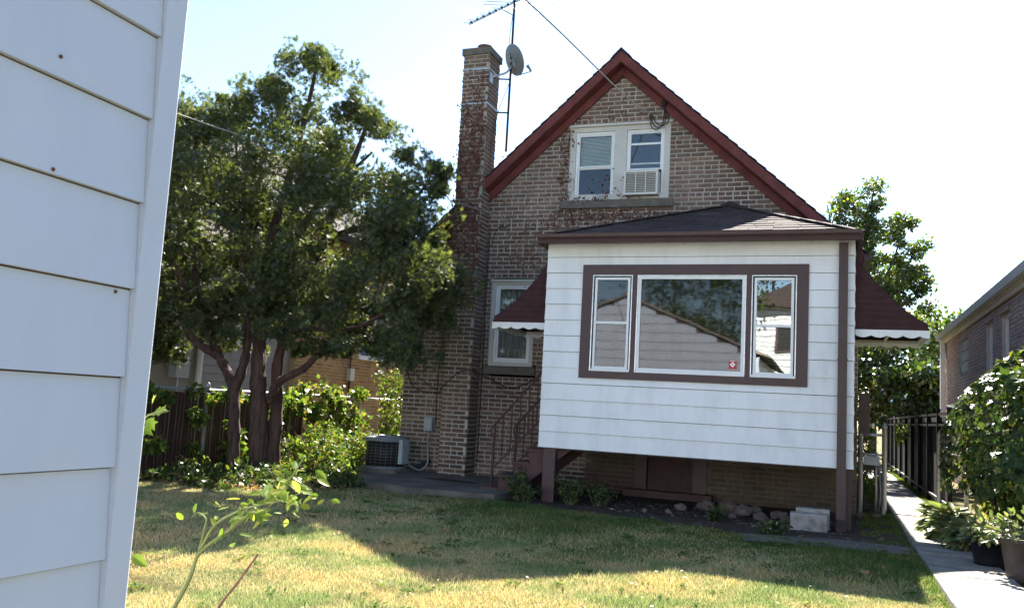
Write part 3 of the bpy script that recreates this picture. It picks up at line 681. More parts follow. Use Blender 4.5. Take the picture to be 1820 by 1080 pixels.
for (yy, zz) in ((1.299, 1.85), (1.311, 1.612), (1.523, 1.387)):
    b = MB(); b.lathe([(0, -0.002), (0.0045, 0.001), (0.004, 0.003), (0, 0.0035)], 0, 0, 10); o = b.build('nail', 'rust', gar); o.location = (GX+0.0165-0.5*0.016*((zz-0.384) % 0.2032)/0.2032*1.7, yy, zz); o.rotation_euler = (0, math.pi/2, 0)

# ------------------------------------------------------------------ awnings over the porch side doors
def awning(side, label):
    x_in = PX0-0.022 if side < 0 else PX1+0.022; y0, y1 = 10.82, 12.15
    t = thing('door_awning', label, 'awning', (x_in, 11.5, 2.2))
    zs = [3.12, 2.94, 2.77, 2.63, 2.50, 2.43, 2.37, 2.28]; xs_ = [0.02, 0.14, 0.28, 0.41, 0.55, 0.65, 0.76, 0.77]
    def xo(z): return float(np.interp(z, zs[::-1], xs_[::-1]))
    n = 11; z_lo, z_hi = 2.285, 3.12; st_ = (z_hi-z_lo)/n
    for k in range(n):
        za = z_lo + k*st_; zb = za + st_ + 0.004; xa, xb = xo(za), xo(zb); p = 0.010
        b = MB()
        def X(u): return x_in + side*u
        for (yy, sg) in ((y0, -1), (y1, 1)):
            b.add([(X(0), yy+sg*p, za), (X(xa+p), yy+sg*p, za), (X(xb), yy, zb), (X(0), yy, zb), (X(0), yy+sg*(p-0.004), za), (X(xa+p-0.004), yy+sg*(p-0.004), za)], [(0,1,2,3), (0,4,5,1)])
        b.add([(X(xa+p), y0-p, za), (X(xa+p), y1+p, za), (X(xb), y1, zb), (X(xb), y0, zb), (X(xa+p-0.006), y0-p, za), (X(xa+p-0.006), y1+p, za)], [(0,1,2,3), (0,4,5,1)])
        b.build('slat', 'awning_metal', t)
    v = MB(); m_ = 40; wl = 0.17; amp = 0.028; zt = 2.287; zb0 = 2.225
    def strip(P, L):
        for i in range(m_):
            a, c = i/m_*L, (i+1)/m_*L; da, dc = amp*abs(math.sin(a/wl*math.pi))**0.8, amp*abs(math.sin(c/wl*math.pi))**0.8
            for off in (0, 0.004):
                v.add([P(a, zb0-da, off), P(c, zb0-dc, off), P(c, zt, off), P(a, zt, off)], [(0,1,2,3)])
            v.add([P(a, zb0-da, 0), P(c, zb0-dc, 0), P(c, zb0-dc, 0.004), P(a, zb0-da, 0.004)], [(0,1,2,3)])
    strip(lambda a, z_, o: (x_in+side*a, y0-0.014+o, z_), 0.785); strip(lambda a, z_, o: (x_in+side*a, y1+0.014-o, z_), 0.785)
    strip(lambda a, z_, o: (x_in+side*(0.789-o), y0-0.014+a, z_), y1-y0+0.028)
    v.build('valance', 'white_paint', t)
    f = MB(); f.bar((x_in+side*0.77, y0, 2.27), (x_in+side*0.77, y1, 2.27), 0.03, 0.03); f.bar((x_in, y0+0.02, 2.27), (x_in+side*0.77, y0+0.02, 2.27), 0.03, 0.03); f.bar((x_in, y1-0.02, 2.27), (x_in+side*0.77, y1-0.02, 2.27), 0.03, 0.03)
    f.bar((x_in+side*0.38, y0+0.02, 2.28), (x_in+side*0.38, y1-0.02, 2.28), 0.03, 0.03); f.build('frame', 'beige_trim', t)
awning(-1, 'dark red slatted awning over the steps, half covering the kitchen window')
awning(1, 'dark red slatted awning with white scallops over the path beside the gate')
b = MB(); b.box(0.33, 0.47, 12.85, 12.90, 1.08, 1.62); o = b.build('wall_cabinet', 'brown_paint')
tag(o, 'reddish brown board box on the house corner behind the gate', 'box')

# ------------------------------------------------------------------ stairs
stair = thing('porch_steps', 'brown painted wooden steps with iron railings climbing to the porch', 'stairs', (-3.9, 11.3, 0))
SY0, SY1 = 10.80, 11.72
for k in range(5):
    x0 = -4.32 + 0.205*k; zt = 0.115 + 0.178*k
    if k == 4: continue
    b = MB(); b.box(x0, x0+0.245, SY0-0.03, SY1+0.03, zt-0.035, zt); b.build('tread', 'stair_paint', stair)
    b = MB(); b.box(x0+0.03, x0+0.045, SY0+0.041, SY1-0.041, max(0.0, zt-0.178), zt-0.037); b.build('riser', 'stair_paint', stair)
for yy in (SY0, SY1-0.04):
    poly = [(-4.28, 0.0), (-3.95, 0.0), (-3.10, 0.685), (-3.47, 0.685)]
    for k in range(3, -1, -1): poly += [(-4.29+0.205*(k+1), 0.078+0.178*k), (-4.29+0.205*k, 0.078+0.178*k)]
    b = MB(); b.prism(poly, yy, yy+0.04); b.build('stringer', 'stair_paint', stair)
def railing(yy, tilt):
    r = MB(); r.bar((-4.215, yy, 0.90), (-3.535, yy, 1.68), 0.035, 0.018)
    pts = [(-4.215, yy, 0.90), (-4.235, yy, 0.86), (-4.225, yy, 0.80), (-4.19, yy, 0.74)]
    r.tube(interp(pts, 4), 0.010, 6); r.bar((-4.205, yy, 0.34), (-3.535, yy, 1.05), 0.012, 0.022)
    r = r.build('railing', 'iron_paint', stair)
    b = MB(); b.bar((-4.20, yy, 0.115), (-4.19, yy, 0.93), 0.028, 0.028, (0, 1, 0)); b.build('newel', 'iron_paint', r)
    for q in range(5):
        x = -4.075 + 0.115*q; zl = 0.34 + (x+4.205)*1.06; zh = 0.90 + (x+4.215)*1.147
        b = MB()
        if q % 2 == 0:
            n = 28
            for i in range(n):
                za, zc = zl+(zh-zl)*i/n, zl+(zh-zl)*(i+1)/n; a0, a1 = i*0.55, (i+1)*0.55
                P = lambda a_, z_: [(x+0.010*math.cos(a_+h_), yy+0.010*math.sin(a_+h_), z_) for h_ in (0, math.pi/2, math.pi, 3*math.pi/2)]
                pa, pb = P(a0, za), P(a1, zc); b.add(pa+pb, [(0,1,5,4), (1,2,6,5), (2,3,7,6), (3,0,4,7)])
        else: b.bar((x, yy, zl), (x, yy, zh), 0.016, 0.016, (0, 1, 0))
        b.build('baluster', 'iron_paint', r)
railing(SY0+0.03, 0); railing(SY1-0.03, 0)

# ------------------------------------------------------------------ things on and by the house wall
ac = thing('condenser', 'round dark air conditioning condenser with wire guard on the patio', 'condenser', (-6.44, 12.05, 0.09))
cx, cy = -6.44, 12.05
b = MB(); b.box(cx-0.38, cx+0.38, cy-0.36, cy+0.36, 0.085, 0.14); b.build('pad', 'concrete_dark', ac)
b = MB(); b.lathe([(0, 0.14), (0.29, 0.14), (0.29, 0.56), (0, 0.56)], cx, cy, 28); b.build('coil', 'ac_coil', ac, True)
wg = MB()
for k in range(24):
    a = 2*math.pi*k/24; wg.tube([(cx+0.312*math.cos(a), cy+0.312*math.sin(a), 0.15), (cx+0.312*math.cos(a), cy+0.312*math.sin(a), 0.57)], 0.0018, 4)
for q in range(9):
    zz = 0.18+q*0.045; wg.tube([(cx+0.314*math.cos(2*math.pi*k/30), cy+0.314*math.sin(2*math.pi*k/30), zz) for k in range(31)], 0.0017, 4, False)
wg.build('wire_guard', 'dish_grey', ac)
b = MB(); b.lathe([(0.30, 0.14), (0.325, 0.14), (0.325, 0.17), (0.30, 0.17)], cx, cy, 30); b.build('base_ring', 'dish_grey', ac)
b = MB(); b.lathe([(0.33, 0.545), (0.335, 0.575), (0.30, 0.605), (0.20, 0.62), (0.20, 0.60), (0.32, 0.545)], cx, cy, 30); b.build('lid', 'dish_grey', ac, True)
b = MB()
for q in range(5): b.tube([(cx+(0.04+q*0.038)*math.cos(2*math.pi*k/24), cy+(0.04+q*0.038)*math.sin(2*math.pi*k/24), 0.625-0.0005*q) for k in range(25)], 0.004, 4, False)
b.build('fan_guard', 'galvanised', ac)
b = MB(); b.box(cx+0.305, cx+0.37, cy-0.16, cy+0.06, 0.22, 0.58); b.build('control_panel', 'box_grey', ac)
ub = thing('disconnect_box', 'small grey electrical box on the brick wall above the condenser hose', 'box', (-6.02, W, 0.72))
b = MB(); b.bbox(-6.10, -5.95, W-0.09, W-0.003, 0.715, 0.93, 0.008); b.build('case', 'box_grey', ub)
b = MB(); b.box(-6.085, -5.97, W-0.096, W-0.0905, 0.74, 0.905); b.build('cover', 'box_grey', ub)
b = MB(); b.tube(interp([(-6.02, W-0.05, 0.715), (-6.01, W-0.06, 0.45), (-5.97, W-0.12, 0.22), (-6.02, W-0.25, 0.115), (-6.10, W-0.42, 0.17), (-6.12, W-0.55, 0.28)], 6), 0.014, 6); o = b.build('conduit_hose', 'cable_grey'); tag(o, 'grey flexible hose looping from the electrical box to the condenser', 'hose')
b = MB(); b.tube([(-6.16, W-0.22, 0.12), (-5.96, W-0.04, 0.26)], 0.035, 8); o = b.build('drain_pipe', 'cap_black'); tag(o, 'short black pipe leaning at the wall base beside the condenser', 'pipe')
def cable(name, pts, r, m_, label, n=8):
    b = MB(); b.tube(interp(pts, n), r, 5); o = b.build(name, m_); return tag(o, label, 'cable')
cable('wall_cable', [(-6.55, W-0.02, 1.79), (-6.33, W-0.03, 1.39), (-5.93, W-0.03, 1.33), (-5.66, 12.30, 1.42), (-5.42, 12.305, 1.64), (-5.20, 12.31, 1.68), (-5.03, W-0.04, 1.58), (-4.69, W-0.02, 1.46), (-4.38, W-0.02, 1.56), (-4.2, W-0.02, 1.72)], 0.009, 'cable_black', 'thick black cable drooping across the chimney base and brick wall')
cable('wall_cable', [(-6.55, W-0.015, 1.80), (-6.3, W-0.02, 1.57), (-5.93, W-0.02, 1.37)], 0.006, 'cable_black', 'thin black cable arc from the house corner to the upright cable')
cable('wall_cable', [(-5.86, W-0.02, 3.2), (-5.90, W-0.02, 2.2), (-5.93, W-0.02, 1.4), (-5.92, W-0.02, 0.95), (-5.90, W-0.03, 0.72)], 0.006, 'cable_black', 'thin upright cable running down beside the chimney to the electrical box')
cable('wall_cable', [(-5.03, W-0.02, 1.66), (-4.9, W-0.02, 1.48), (-4.72, W-0.02, 1.36), (-4.5, W-0.02, 1.40), (-4.25, W-0.02, 1.6)], 0.005, 'cable_black', 'thin lower cable sagging under the kitchen window sill')
cable('corner_cable', [(-5.18, W-0.03, 4.0), (-5.185, W-0.03, 3.0), (-5.17, W-0.03, 1.9), (-5.17, W-0.03, 0.3)], 0.009, 'cable_black', 'dark cable running down the corner between chimney and wall')
cable('service_drop', [(-2.66, W-0.04, 5.70), (-2.95, 11.9, 5.80), (-3.63, 9.5, 6.16), (-5.0, 5.0, 6.7), (-7.6, -3.0, 8.0)], 0.011, 'cable_grey', 'twisted grey overhead cable running up from the gable wall')
for q, (dx, dz) in enumerate(((0, 0), (0.05, 0.02), (-0.03, -0.03))):
    cable('service_loop', [(-2.66+dx*0.3, W-0.04, 5.70), (-2.60+dx, W-0.07, 5.52+dz), (-2.50+dx, W-0.08, 5.47+dz), (-2.42+dx, W-0.07, 5.58), (-2.45, W-0.05, 5.82)], 0.008, 'cable_black', ('outer', 'middle', 'inner')[q] + ' black drip loop of wire hanging above the attic window')
b = MB(); b.lathe([(0, 5.80), (0.035, 5.80), (0.045, 5.86), (0.03, 5.90), (0, 5.91)], -2.45, W-0.05, 12); b.tube([(-2.43, W-0.03, 5.82), (-2.2, W-0.03, 5.60), (-1.6, W-0.03, 5.03), (-0.6, W-0.03, 4.12)], 0.013, 6); o = b.build('wire_conduit', 'cable_black'); tag(o, 'dark wire entry cap and conduit below the right rake board', 'conduit')
cable('phone_wire', [(-4.98, W-0.03, 4.16), (-6.83, 9.5, 4.40), (-7.48, 8.0, 4.45), (-9.5, 2.0, 4.7)], 0.006, 'cable_grey', 'thin grey wire strung from the chimney corner through the evergreen')
cable('phone_wire', [(-4.98, W-0.03, 4.16), (-4.85, W-0.03, 4.10), (-4.88, W-0.03, 4.0), (-5.05, W-0.02, 3.97), (-5.15, W-0.02, 3.7)], 0.006, 'cable_black', 'short black wire tail hooked on the wall beside the chimney')
wac = thing('window_air_conditioner', 'cream window air conditioner in the lower half of the attic window', 'air conditioner', (-2.75, W, 4.42))
b = frame_ring(-3.005, -2.49, 4.43, 4.80, 0.03, W-0.14, W+0.12); b.box(-2.975, -2.52, W-0.10, W+0.12, 4.46, 4.77); b.build('case', 'ac_cream', wac)
for q in range(11):
    zz = 4.475 + q*0.0265; b = MB(); b.box(-2.974, -2.521, W-0.125, W-0.101, zz, zz+0.008); b.build('louvre', 'dish_grey', wac)
for xx in (-2.83, -2.68):
    b = MB(); b.box(xx, xx+0.014, W-0.142, W-0.1255, 4.461, 4.769); b.build('grille_bar', 'ac_cream', wac)
b = MB(); b.box(-2.488, -2.45, W+0.06, W+0.09, 4.45, 4.80); b.build('side_curtain', 'cap_black', wac)
# satellite dish
dish = thing('satellite_dish', 'grey satellite dish on an arm fixed to the chimney', 'dish', (-5.2, 12.6, 6.4))
dc = Vector((-5.04, 12.86, 6.84)); dn = Vector((0.45, 0.75, 0.42)).normalized(); du = dn.cross(Vector((0, 0, 1))).normalized(); dv = du.cross(dn)
b = MB(); R_ = [0, 0.06, 0.12, 0.17, 0.21, 0.235]; n = 32; vs = []; fs = []
for side_ in (0, 1):
    for r_ in R_:
        for k in range(n):
            a = 2*math.pi*k/n; vs.append(dc + du*r_*0.92*math.cos(a) + dv*r_*1.12*math.sin(a) + dn*(0.9*r_*r_ + 0.006*side_))
m1 = len(R_)*n
for side_ in (0, 1):
    for i in range(len(R_)-1):
        for k in range(n): fs.append((side_*m1+i*n+k, side_*m1+i*n+(k+1) % n, side_*m1+(i+1)*n+(k+1) % n, side_*m1+(i+1)*n+k))
for k in range(n): fs.append(((len(R_)-1)*n+k, (len(R_)-1)*n+(k+1) % n, m1+(len(R_)-1)*n+(k+1) % n, m1+(len(R_)-1)*n+k))
b.add(vs, fs); b.build('reflector', 'dish_grey', dish, True)
bk = dc - dn*0.01
b = MB(); b.bar(bk + dv*0.02, bk - dv*0.13, 0.07, 0.05, dn); b.build('bracket', 'galvanised', dish)
b = MB(); b.tube(interp([tuple(bk - dv*0.08 - dn*0.03), (-5.08, 12.72, 6.58), (-5.18, 12.55, 6.47), (-5.22, 12.42, 6.40)], 5), 0.018, 8); b.build('mount_arm', 'galvanised', dish)
b = MB(); b.box(CX1+0.001, CX1+0.012, 12.36, 12.48, 6.30, 6.47); b.build('wall_plate', 'galvanised', dish)
b = MB(); lp = dc - dv*0.24 + dn*0.34; b.bar(dc - dv*0.255, lp, 0.02, 0.02); b.build('feed_arm', 'galvanised', dish)
b = MB(); b.tube([lp, lp + dv*0.06 - dn*0.02, lp + dv*0.11 - dn*0.05], [0.02, 0.022, 0.03], 10); b.build('receiver', 'dish_grey', dish)
# aerial
aer = thing('tv_aerial', 'tall thin mast carrying a rooftop television aerial beside the chimney', 'aerial', (-5.06, 12.86, 5.3))
b = MB(); b.tube([(-5.06, 12.86, 5.29), (-5.06, 12.86, 8.45)], 0.019, 8); b.build('mast', 'cap_black', aer)
for zz in (5.93, 6.50):
    b = MB(); b.bar((CX1-0.02, 12.80, zz+0.014), (-5.04, 12.86, zz+0.014), 0.02, 0.02); b.build('stand_off', 'cap_black', aer)
B0 = Vector((-5.72, 12.55, 7.40)); B1 = Vector((-4.30, 13.25, 8.40))
b = MB(); b.bar(B0, B1, 0.026, 0.026); b.build('boom', 'galvanised', aer)
b = MB(); b.bar((-5.06, 12.86, 7.62), B0.lerp(B1, 0.34) - Vector((0, 0, 0.03)), 0.014, 0.014); b.build('boom_brace', 'galvanised', aer)
for k in range(16):
    t_ = 0.02 + 0.062*k; p_ = B0.lerp(B1, t_); L = 0.10 + 0.055*k
    if k < 6: L = 0.13 + 0.03*(k % 2)
    b = MB(); b.tube([p_ + Vector((-0.93, -0.25, 0.03))*L, p_], 0.0065, 5); b.tube([p_, p_ + Vector((0.50, 0.85, 0.0))*L*1.1], 0.0065, 5)
    b.build('element', 'galvanised', aer)
    b = MB(); b.box(p_.x-0.02, p_.x+0.02, p_.y-0.02, p_.y+0.02, p_.z-0.005, p_.z+0.028); b.build('insulator', 'cap_black', aer)
cable('aerial_lead', [(-5.03, 12.85, 8.0), (-5.10, 12.83, 7.2), (-5.03, 12.83, 6.6), (-5.20, 12.80, 6.0), (-5.205, 12.60, 5.5), (-5.205, 12.55, 4.9)], 0.005, 'cable_black', 'thin black lead hanging down the aerial mast to the chimney side')
# concrete block and rubble under the porch
cbk = MB(); cbk.bbox(-0.43, -0.04, 10.27, 10.48, 0.0, 0.19, 0.01); o = cbk.build('concrete_block', 'cinder'); tag(o, 'pale grey concrete block at the foot of the downspout', 'block')
cbk = MB(); cbk.bbox(-0.38, -0.02, 10.50, 10.66, 0.0, 0.23, 0.008); o = cbk.build('concrete_block', 'cinder'); tag(o, 'second concrete block standing behind the pale one under the porch', 'block')
RK = [(-2.9, 11.5, 0.13), (-2.75, 11.3, 0.10), (-1.75, 11.1, 0.10), (-1.5, 11.4, 0.16), (-1.35, 11.0, 0.11), (-1.2, 11.35, 0.17), (-1.02, 11.1, 0.15), (-0.9, 11.5, 0.12), (-0.8, 10.9, 0.13), (-0.62, 11.2, 0.12), (-0.5, 10.95, 0.10), (-1.1, 10.75, 0.07), (-2.1, 10.55, 0.06), (-1.85, 10.7, 0.07), (-0.65, 10.4, 0.05), (0.35, 12.2, 0.09), (0.55, 12.4, 0.07)]
rms = [icerock('rock', 1, 'rubble', i) for i in range(5)]
for i, (x, y_, r_) in enumerate(RK):
    o = link('rock', rms[i % 5], None, (x, y_, r_*0.45)); o.scale = (r_*1.3, r_*1.0, r_*1.15); o.rotation_euler = (0, 0, rr.uniform(0, 6))
    tag(o, 'brownish stone lying in the rubble under the porch' if i < 15 else 'brownish stone on the ground by the gate post', 'rock', 'stones under the porch' if i < 15 else 'stones by the gate')
# ------------------------------------------------------------------ neighbour on the left: grey siding, then yellow brick
NX = -9.8
nb = thing('grey_sided_house', 'grey sided neighbour house with white downspout behind the slatted fence', 'house', (-12, 9, 0))
holes = [(9.75, 10.85, 1.80, 2.95), (12.55, 13.35, 1.95, 2.85)]
b = MB(); b.box(NX-5.5, NX-0.02, 4.0, 14.2, 0, 3.55); b.build('wall', 'siding_grey', nb)
z = 0.15; k = 0
while z < 3.5:
    for (a, c) in spans(z, z+0.13, 4.0, 14.2, holes): board_x(a, c, z, z+0.131, NX-0.012, 1, 0.016).build('siding_board', 'siding_grey', nb)
    z += 0.13
for (a, c, z0, z1) in holes:
    f = MB(); w = 0.09
    f.box(NX-0.02, NX+0.03, a, a+w, z0, z1); f.box(NX-0.02, NX+0.03, c-w, c, z0, z1); f.box(NX-0.02, NX+0.03, a+w, c-w, z1-w, z1); f.box(NX-0.02, NX+0.03, a+w, c-w, z0, z0+w); f.box(NX-0.018, NX+0.015, a+w, c-w, (z0+z1)/2-0.02, (z0+z1)/2+0.02)
    f = f.build('window', 'white_paint', nb); q = MB(); q.box(NX-0.016, NX-0.008, a+w, c-w, z0+w, z1-w); q.build('pane', 'ac_coil', f)
b = MB(); b.tube([(NX+0.06, 11.62, 0.1), (NX+0.06, 11.62, 3.4)], 0.055, 8); b.build('downspout', 'white_paint', nb)
b = MB(); b.prism([(NX+0.35, 3.45), (NX+0.35, 3.58), (NX-3.0, 5.3), (NX-6.2, 3.58), (NX-6.2, 3.45), (NX-3.0, 5.2)], 3.7, 14.5); b.build('roof', 'shingle', nb)
mt = thing('electric_meter', 'grey electric meter with round glass dial on the grey siding', 'meter', (NX, 11.1, 1.4))
b = MB(); b.box(NX+0.005, NX+0.16, 10.98, 11.28, 1.33, 1.80); b.build('case', 'box_grey', mt)
b = MB(); b.tube([(NX+0.16, 11.10, 1.62), (NX+0.23, 11.10, 1.62)], [0.085, 0.075], 18); b.build('dial', 'white_paint', mt)
b = MB(); b.tube([(NX+0.06, 11.2, 1.80), (NX+0.06, 11.2, 3.4)], 0.025, 8); b.tube([(NX+0.06, 11.15, 1.33), (NX+0.06, 11.16, 0.9)], 0.016, 8); b.build('conduit', 'galvanised', mt)
yb = thing('yellow_brick_house', 'yellow brick neighbour house seen between the evergreen and the chimney', 'house', (-12, 18, 0))
YX = NX+0.12; yh = [(16.6, 17.9, 2.05, 3.3)]
rw = wall_rows(0.0, 4.4, 14.22, 26.0, yh)
b = MB(); st_ = MB()
for i, z0, z1, iv in rw:
    for a, c in iv: b.box(YX-0.30, YX-0.009, a, c, z0, z1)
for (u0, u1, z0, z1, h) in bricks_of(rw, rr):
    if u0 < 21: ybrick(st_, YX + rr.uniform(-0.002, 0.003), 1, u0, u1, z0, z1)
ywall = b.build('wall', 'mortar_yellow', yb); tag(st_.build('brickwork', 'brick_yellow', ywall), 'yellow brickwork with darker scattered bricks', kind='stuff')
b = MB(); b.box(NX-6, YX-0.3, 14.23, 26.0, 0, 4.3); b.build('body', 'brick_dark', yb)
f = MB(); f.box(YX-0.15, YX-0.02, 16.6, 16.69, 2.05, 3.3); f.box(YX-0.15, YX-0.02, 17.81, 17.9, 2.05, 3.3); f.box(YX-0.15, YX-0.02, 16.69, 17.81, 3.2, 3.3); f.box(YX-0.15, YX+0.04, 16.55, 17.95, 2.0, 2.09); f.box(YX-0.14, YX-0.03, 17.2, 17.28, 2.09, 3.2)
f = f.build('window', 'white_paint', yb); q = MB(); q.box(YX-0.13, YX-0.12, 16.69, 17.81, 2.09, 3.2); q.build('pane', 'dish_grey', f)
b = MB(); b.prism([(NX+0.5, 4.3), (NX+0.5, 4.45), (NX-2.9, 6.4), (NX-6.4, 4.45), (NX-6.4, 4.3), (NX-2.9, 6.25)], 14.0, 26.3); b.build('roof', 'shingle', yb)
jb = thing('junction_box', 'small pale junction box and wire on the yellow brick wall', 'box', (YX, 16.2, 1.6))
b = MB(); b.box(YX+0.004, YX+0.1, 16.13, 16.30, 1.52, 1.78); b.build('case', 'ac_cream', jb); b = MB(); b.tube([(YX+0.03, 16.22, 1.78), (YX+0.03, 16.2, 2.4), (YX+0.03, 16.25, 3.2)], 0.012, 6); b.tube([(YX+0.03, 16.22, 1.52), (YX+0.03, 16.22, 0.1)], 0.02, 6); b.build('wire', 'cable_black', jb)
fh = thing('white_gable_house', 'distant house with a white gable peak rising above the evergreen', 'house', (-20.2, 24, 0))
b = MB(); b.box(-24.0, -16.4, 22.06, 30, 0, 6.6); b.prism([(-24.0, 6.6), (-16.4, 6.6), (-20.2, 9.9)], 22.06, 30); b.build('wall', 'limestone', fh)
b = MB(); b.prism([(-24.4, 6.5), (-20.2, 10.15), (-16.0, 6.5), (-16.0, 6.3), (-20.2, 9.35), (-24.4, 6.3)], 21.8, 22.0); b.build('bargeboard', 'white_paint', fh)
b = MB(); b.prism([(-20.85, 9.38), (-20.2, 9.95), (-19.55, 9.38)], 22.0, 22.05); b.build('gable_panel', 'siding_white', fh)
b = MB(); b.prism([(-24.5, 6.52), (-20.2, 10.30), (-15.9, 6.52), (-15.9, 6.42), (-20.2, 10.16), (-24.5, 6.42)], 21.75, 30.3); b.build('roof', 'shingle', fh)

# ------------------------------------------------------------------ neighbour on the right
QX = 2.66
nr = thing('dark_brick_house', 'dark brick neighbour house with long eave, glass block window and tall windows', 'house', (5, 17, 0))
qh = [(17.5, 18.2, 1.4, 3.19), (15.9, 16.6, 1.4, 3.18), (20.55, 21.85, 2.45, 3.17)]
rw = wall_rows(0.0, 3.42, 8.5, 24.5, qh); b = MB(); st_ = MB()
for i, z0, z1, iv in rw:
    for a, c in iv: b.box(QX+0.009, QX+0.28, a, c, z0, z1)
for (u0, u1, z0, z1, h) in bricks_of(rw, rr): ybrick(st_, QX + rr.uniform(-0.002, 0.002), -1, u0, u1, z0, z1)
qw = b.build('wall', 'mortar_dark', nr); tag(st_.build('brickwork', 'brick_dark', qw), 'dark brown brickwork of the side wall', kind='stuff')
b = MB(); b.box(QX+0.28, QX+5, 8.5, 24.5, 0, 3.4); b.build('body', 'interior', nr)
for (a, c, z0, z1) in qh[:2]:
    f = MB(); f.box(QX+0.06, QX+0.14, a, a+0.07, z0, z1); f.box(QX+0.06, QX+0.14, c-0.07, c, z0, z1); f.box(QX+0.06, QX+0.14, a+0.07, c-0.07, z1-0.07, z1); f.box(QX+0.06, QX+0.14, a+0.07, c-0.07, 2.25, 2.31)
    f = f.build('window', 'white_paint', nr); q = MB(); q.box(QX+0.10, QX+0.105, a+0.07, c-0.07, z0, z1-0.07); q.build('pane', 'glass', f)
    q = MB(); q.box(QX-0.03, QX+0.05, a-0.06, c+0.06, z1, z1+0.06); q.build('lintel', 'limestone', f); q = MB(); q.box(QX-0.05, QX+0.05, a-0.06, c+0.06, z0-0.1, z0-0.004); q.build('sill', 'limestone', f)
a, c, z0, z1 = qh[2]
f = MB(); f.box(QX+0.06, QX+0.1, a, c, z0, z1); f = f.build('glass_block_window', 'mortar_dark', nr)
for i in range(4):
    for j in range(3):
        y0_, z0_ = a+0.02+i*(c-a)/4, z0+0.02+j*(z1-z0)/3; b = MB(); ybrick(b, QX+0.035, -1, y0_, y0_+(c-a)/4-0.03, z0_, z0_+(z1-z0)/3-0.03); b.box(QX+0.045, QX+0.059, y0_, y0_+(c-a)/4-0.03, z0_, z0_+(z1-z0)/3-0.03); b.build('glass_block', 'dish_grey', f)
b = MB(); b.prism([(QX-0.10, 3.44), (QX+0.3, 3.44), (QX+0.3, 3.47), (QX-0.10, 3.47)], 8.2, 24.8); b.build('soffit', 'beige_trim', nr)
b = MB(); b.prism([(QX-0.005, 3.36), (QX-0.05, 3.36), (QX-0.05, 3.438), (QX-0.005, 3.438)], 8.2, 24.5); b.build('frieze', 'beige_trim', nr)
b = MB(); b.prism([(QX-0.11, 3.45), (QX-0.18, 3.46), (QX-0.21, 3.58), (QX-0.11, 3.58)], 8.2, 24.85); b.build('gutter', 'box_grey', nr)
b = MB(); b.prism([(QX-0.13, 3.585), (QX+2.6, 5.0), (QX+5.5, 3.585)], 8.1, 24.8); b.build('roof', 'shingle', nr)
b = MB(); b.box(QX-0.13, QX-0.03, 24.30, 24.44, 0.05, 3.44); b.build('downspout', 'white_paint', nr)

# ------------------------------------------------------------------ seen only as reflections: house and trees across the alley
ah = thing('white_alley_house', 'white sided house across the alley mirrored in the porch window', 'house', (0, -18, 0))
b = MB(); b.box(-3.1, 6, -24, -15, 0, 5.7); b.build('wall', 'siding_white', ah)
for zz in np.arange(0.2, 5.6, 0.2): board_y(-3.1, 6, zz, zz+0.2, -15.0, -0.02).build('siding_board', 'siding_white', ah)
b = MB(); b.prism([(-3.5, 5.7), (6.4, 5.7), (1.5, 8.2)], -24.3, -14.6); b.build('roof', 'shingle', ah)
for (x0, x1, z0, z1) in ((-2.2, -1.3, 3.9, 5.0), (-2.0, -1.0, 1.7, 3.1)):
    f = MB(); f = frame_ring(x0, x1, z0, z1, 0.1, -14.98, -14.93).build('window', 'brown_paint', ah); q = MB(); q.box(x0+0.1, x1-0.1, -14.975, -14.97, z0+0.1, z1-0.1); q.build('pane', 'ac_coil', f)

# ------------------------------------------------------------------ fence on the left
FX = -8.2
lf = thing('slatted_chain_link_fence', 'chain link fence with brown privacy slats behind the evergreen', 'fence', (FX, 11, 0))
for yy in (6.0, 8.0, 10.0, 12.0, 14.05, 14.22, 16.2):
    b = MB(); b.lathe([(0.03, 0), (0.03, 1.20), (0.036, 1.20), (0.036, 1.23), (0.02, 1.27), (0, 1.28)], FX, yy, 10); b.build('post', 'galvanised', lf, True)
for (a, c) in ((6.0, 14.05), (14.22, 16.2)):
    b = MB(); b.tube([(FX, a, 1.17), (FX, (a+c)/2, 1.165), (FX, c, 1.175)], 0.021, 8); b.build('top_rail', 'galvanised', lf, True)
wm = MB(); H_ = 1.12; s_ = 0.085; y = 12.3
while y < 16.2:
    for sg in (1, -1):
        a0, a1 = y, y + H_; z0, z1 = (0.03, 0.03+H_) if sg > 0 else (0.03+H_, 0.03)
        if a1 > 16.2:
            t_ = (16.2-a0)/H_; a1 = 16.2; z1 = z0 + (z1-z0)*t_
        if 13.0 < a0 < 14.1: continue
        wm.tube([(FX+0.006*sg, a0, z0), (FX+0.006*sg, a1, z1)], 0.0016, 3, False)
    y += s_
tag(wm.build('wire_mesh', 'dish_grey', lf), 'diamond wire mesh of the fence', kind='stuff')
sm = MB(); y = 6.03
while y < 14.0:
    if not (12.4 < y < 13.1): sm.bar((FX+rr.uniform(-0.004, 0.004), y, 0.05), (FX+rr.uniform(-0.004, 0.004), y+rr.uniform(-0.006, 0.006), 1.13+rr.uniform(-0.015, 0.01)), 0.008, 0.053, (0, 1, 0))
    y += 0.066
tag(sm.build('slats', 'slat_brown', lf), 'upright brown plastic privacy slats', kind='stuff')

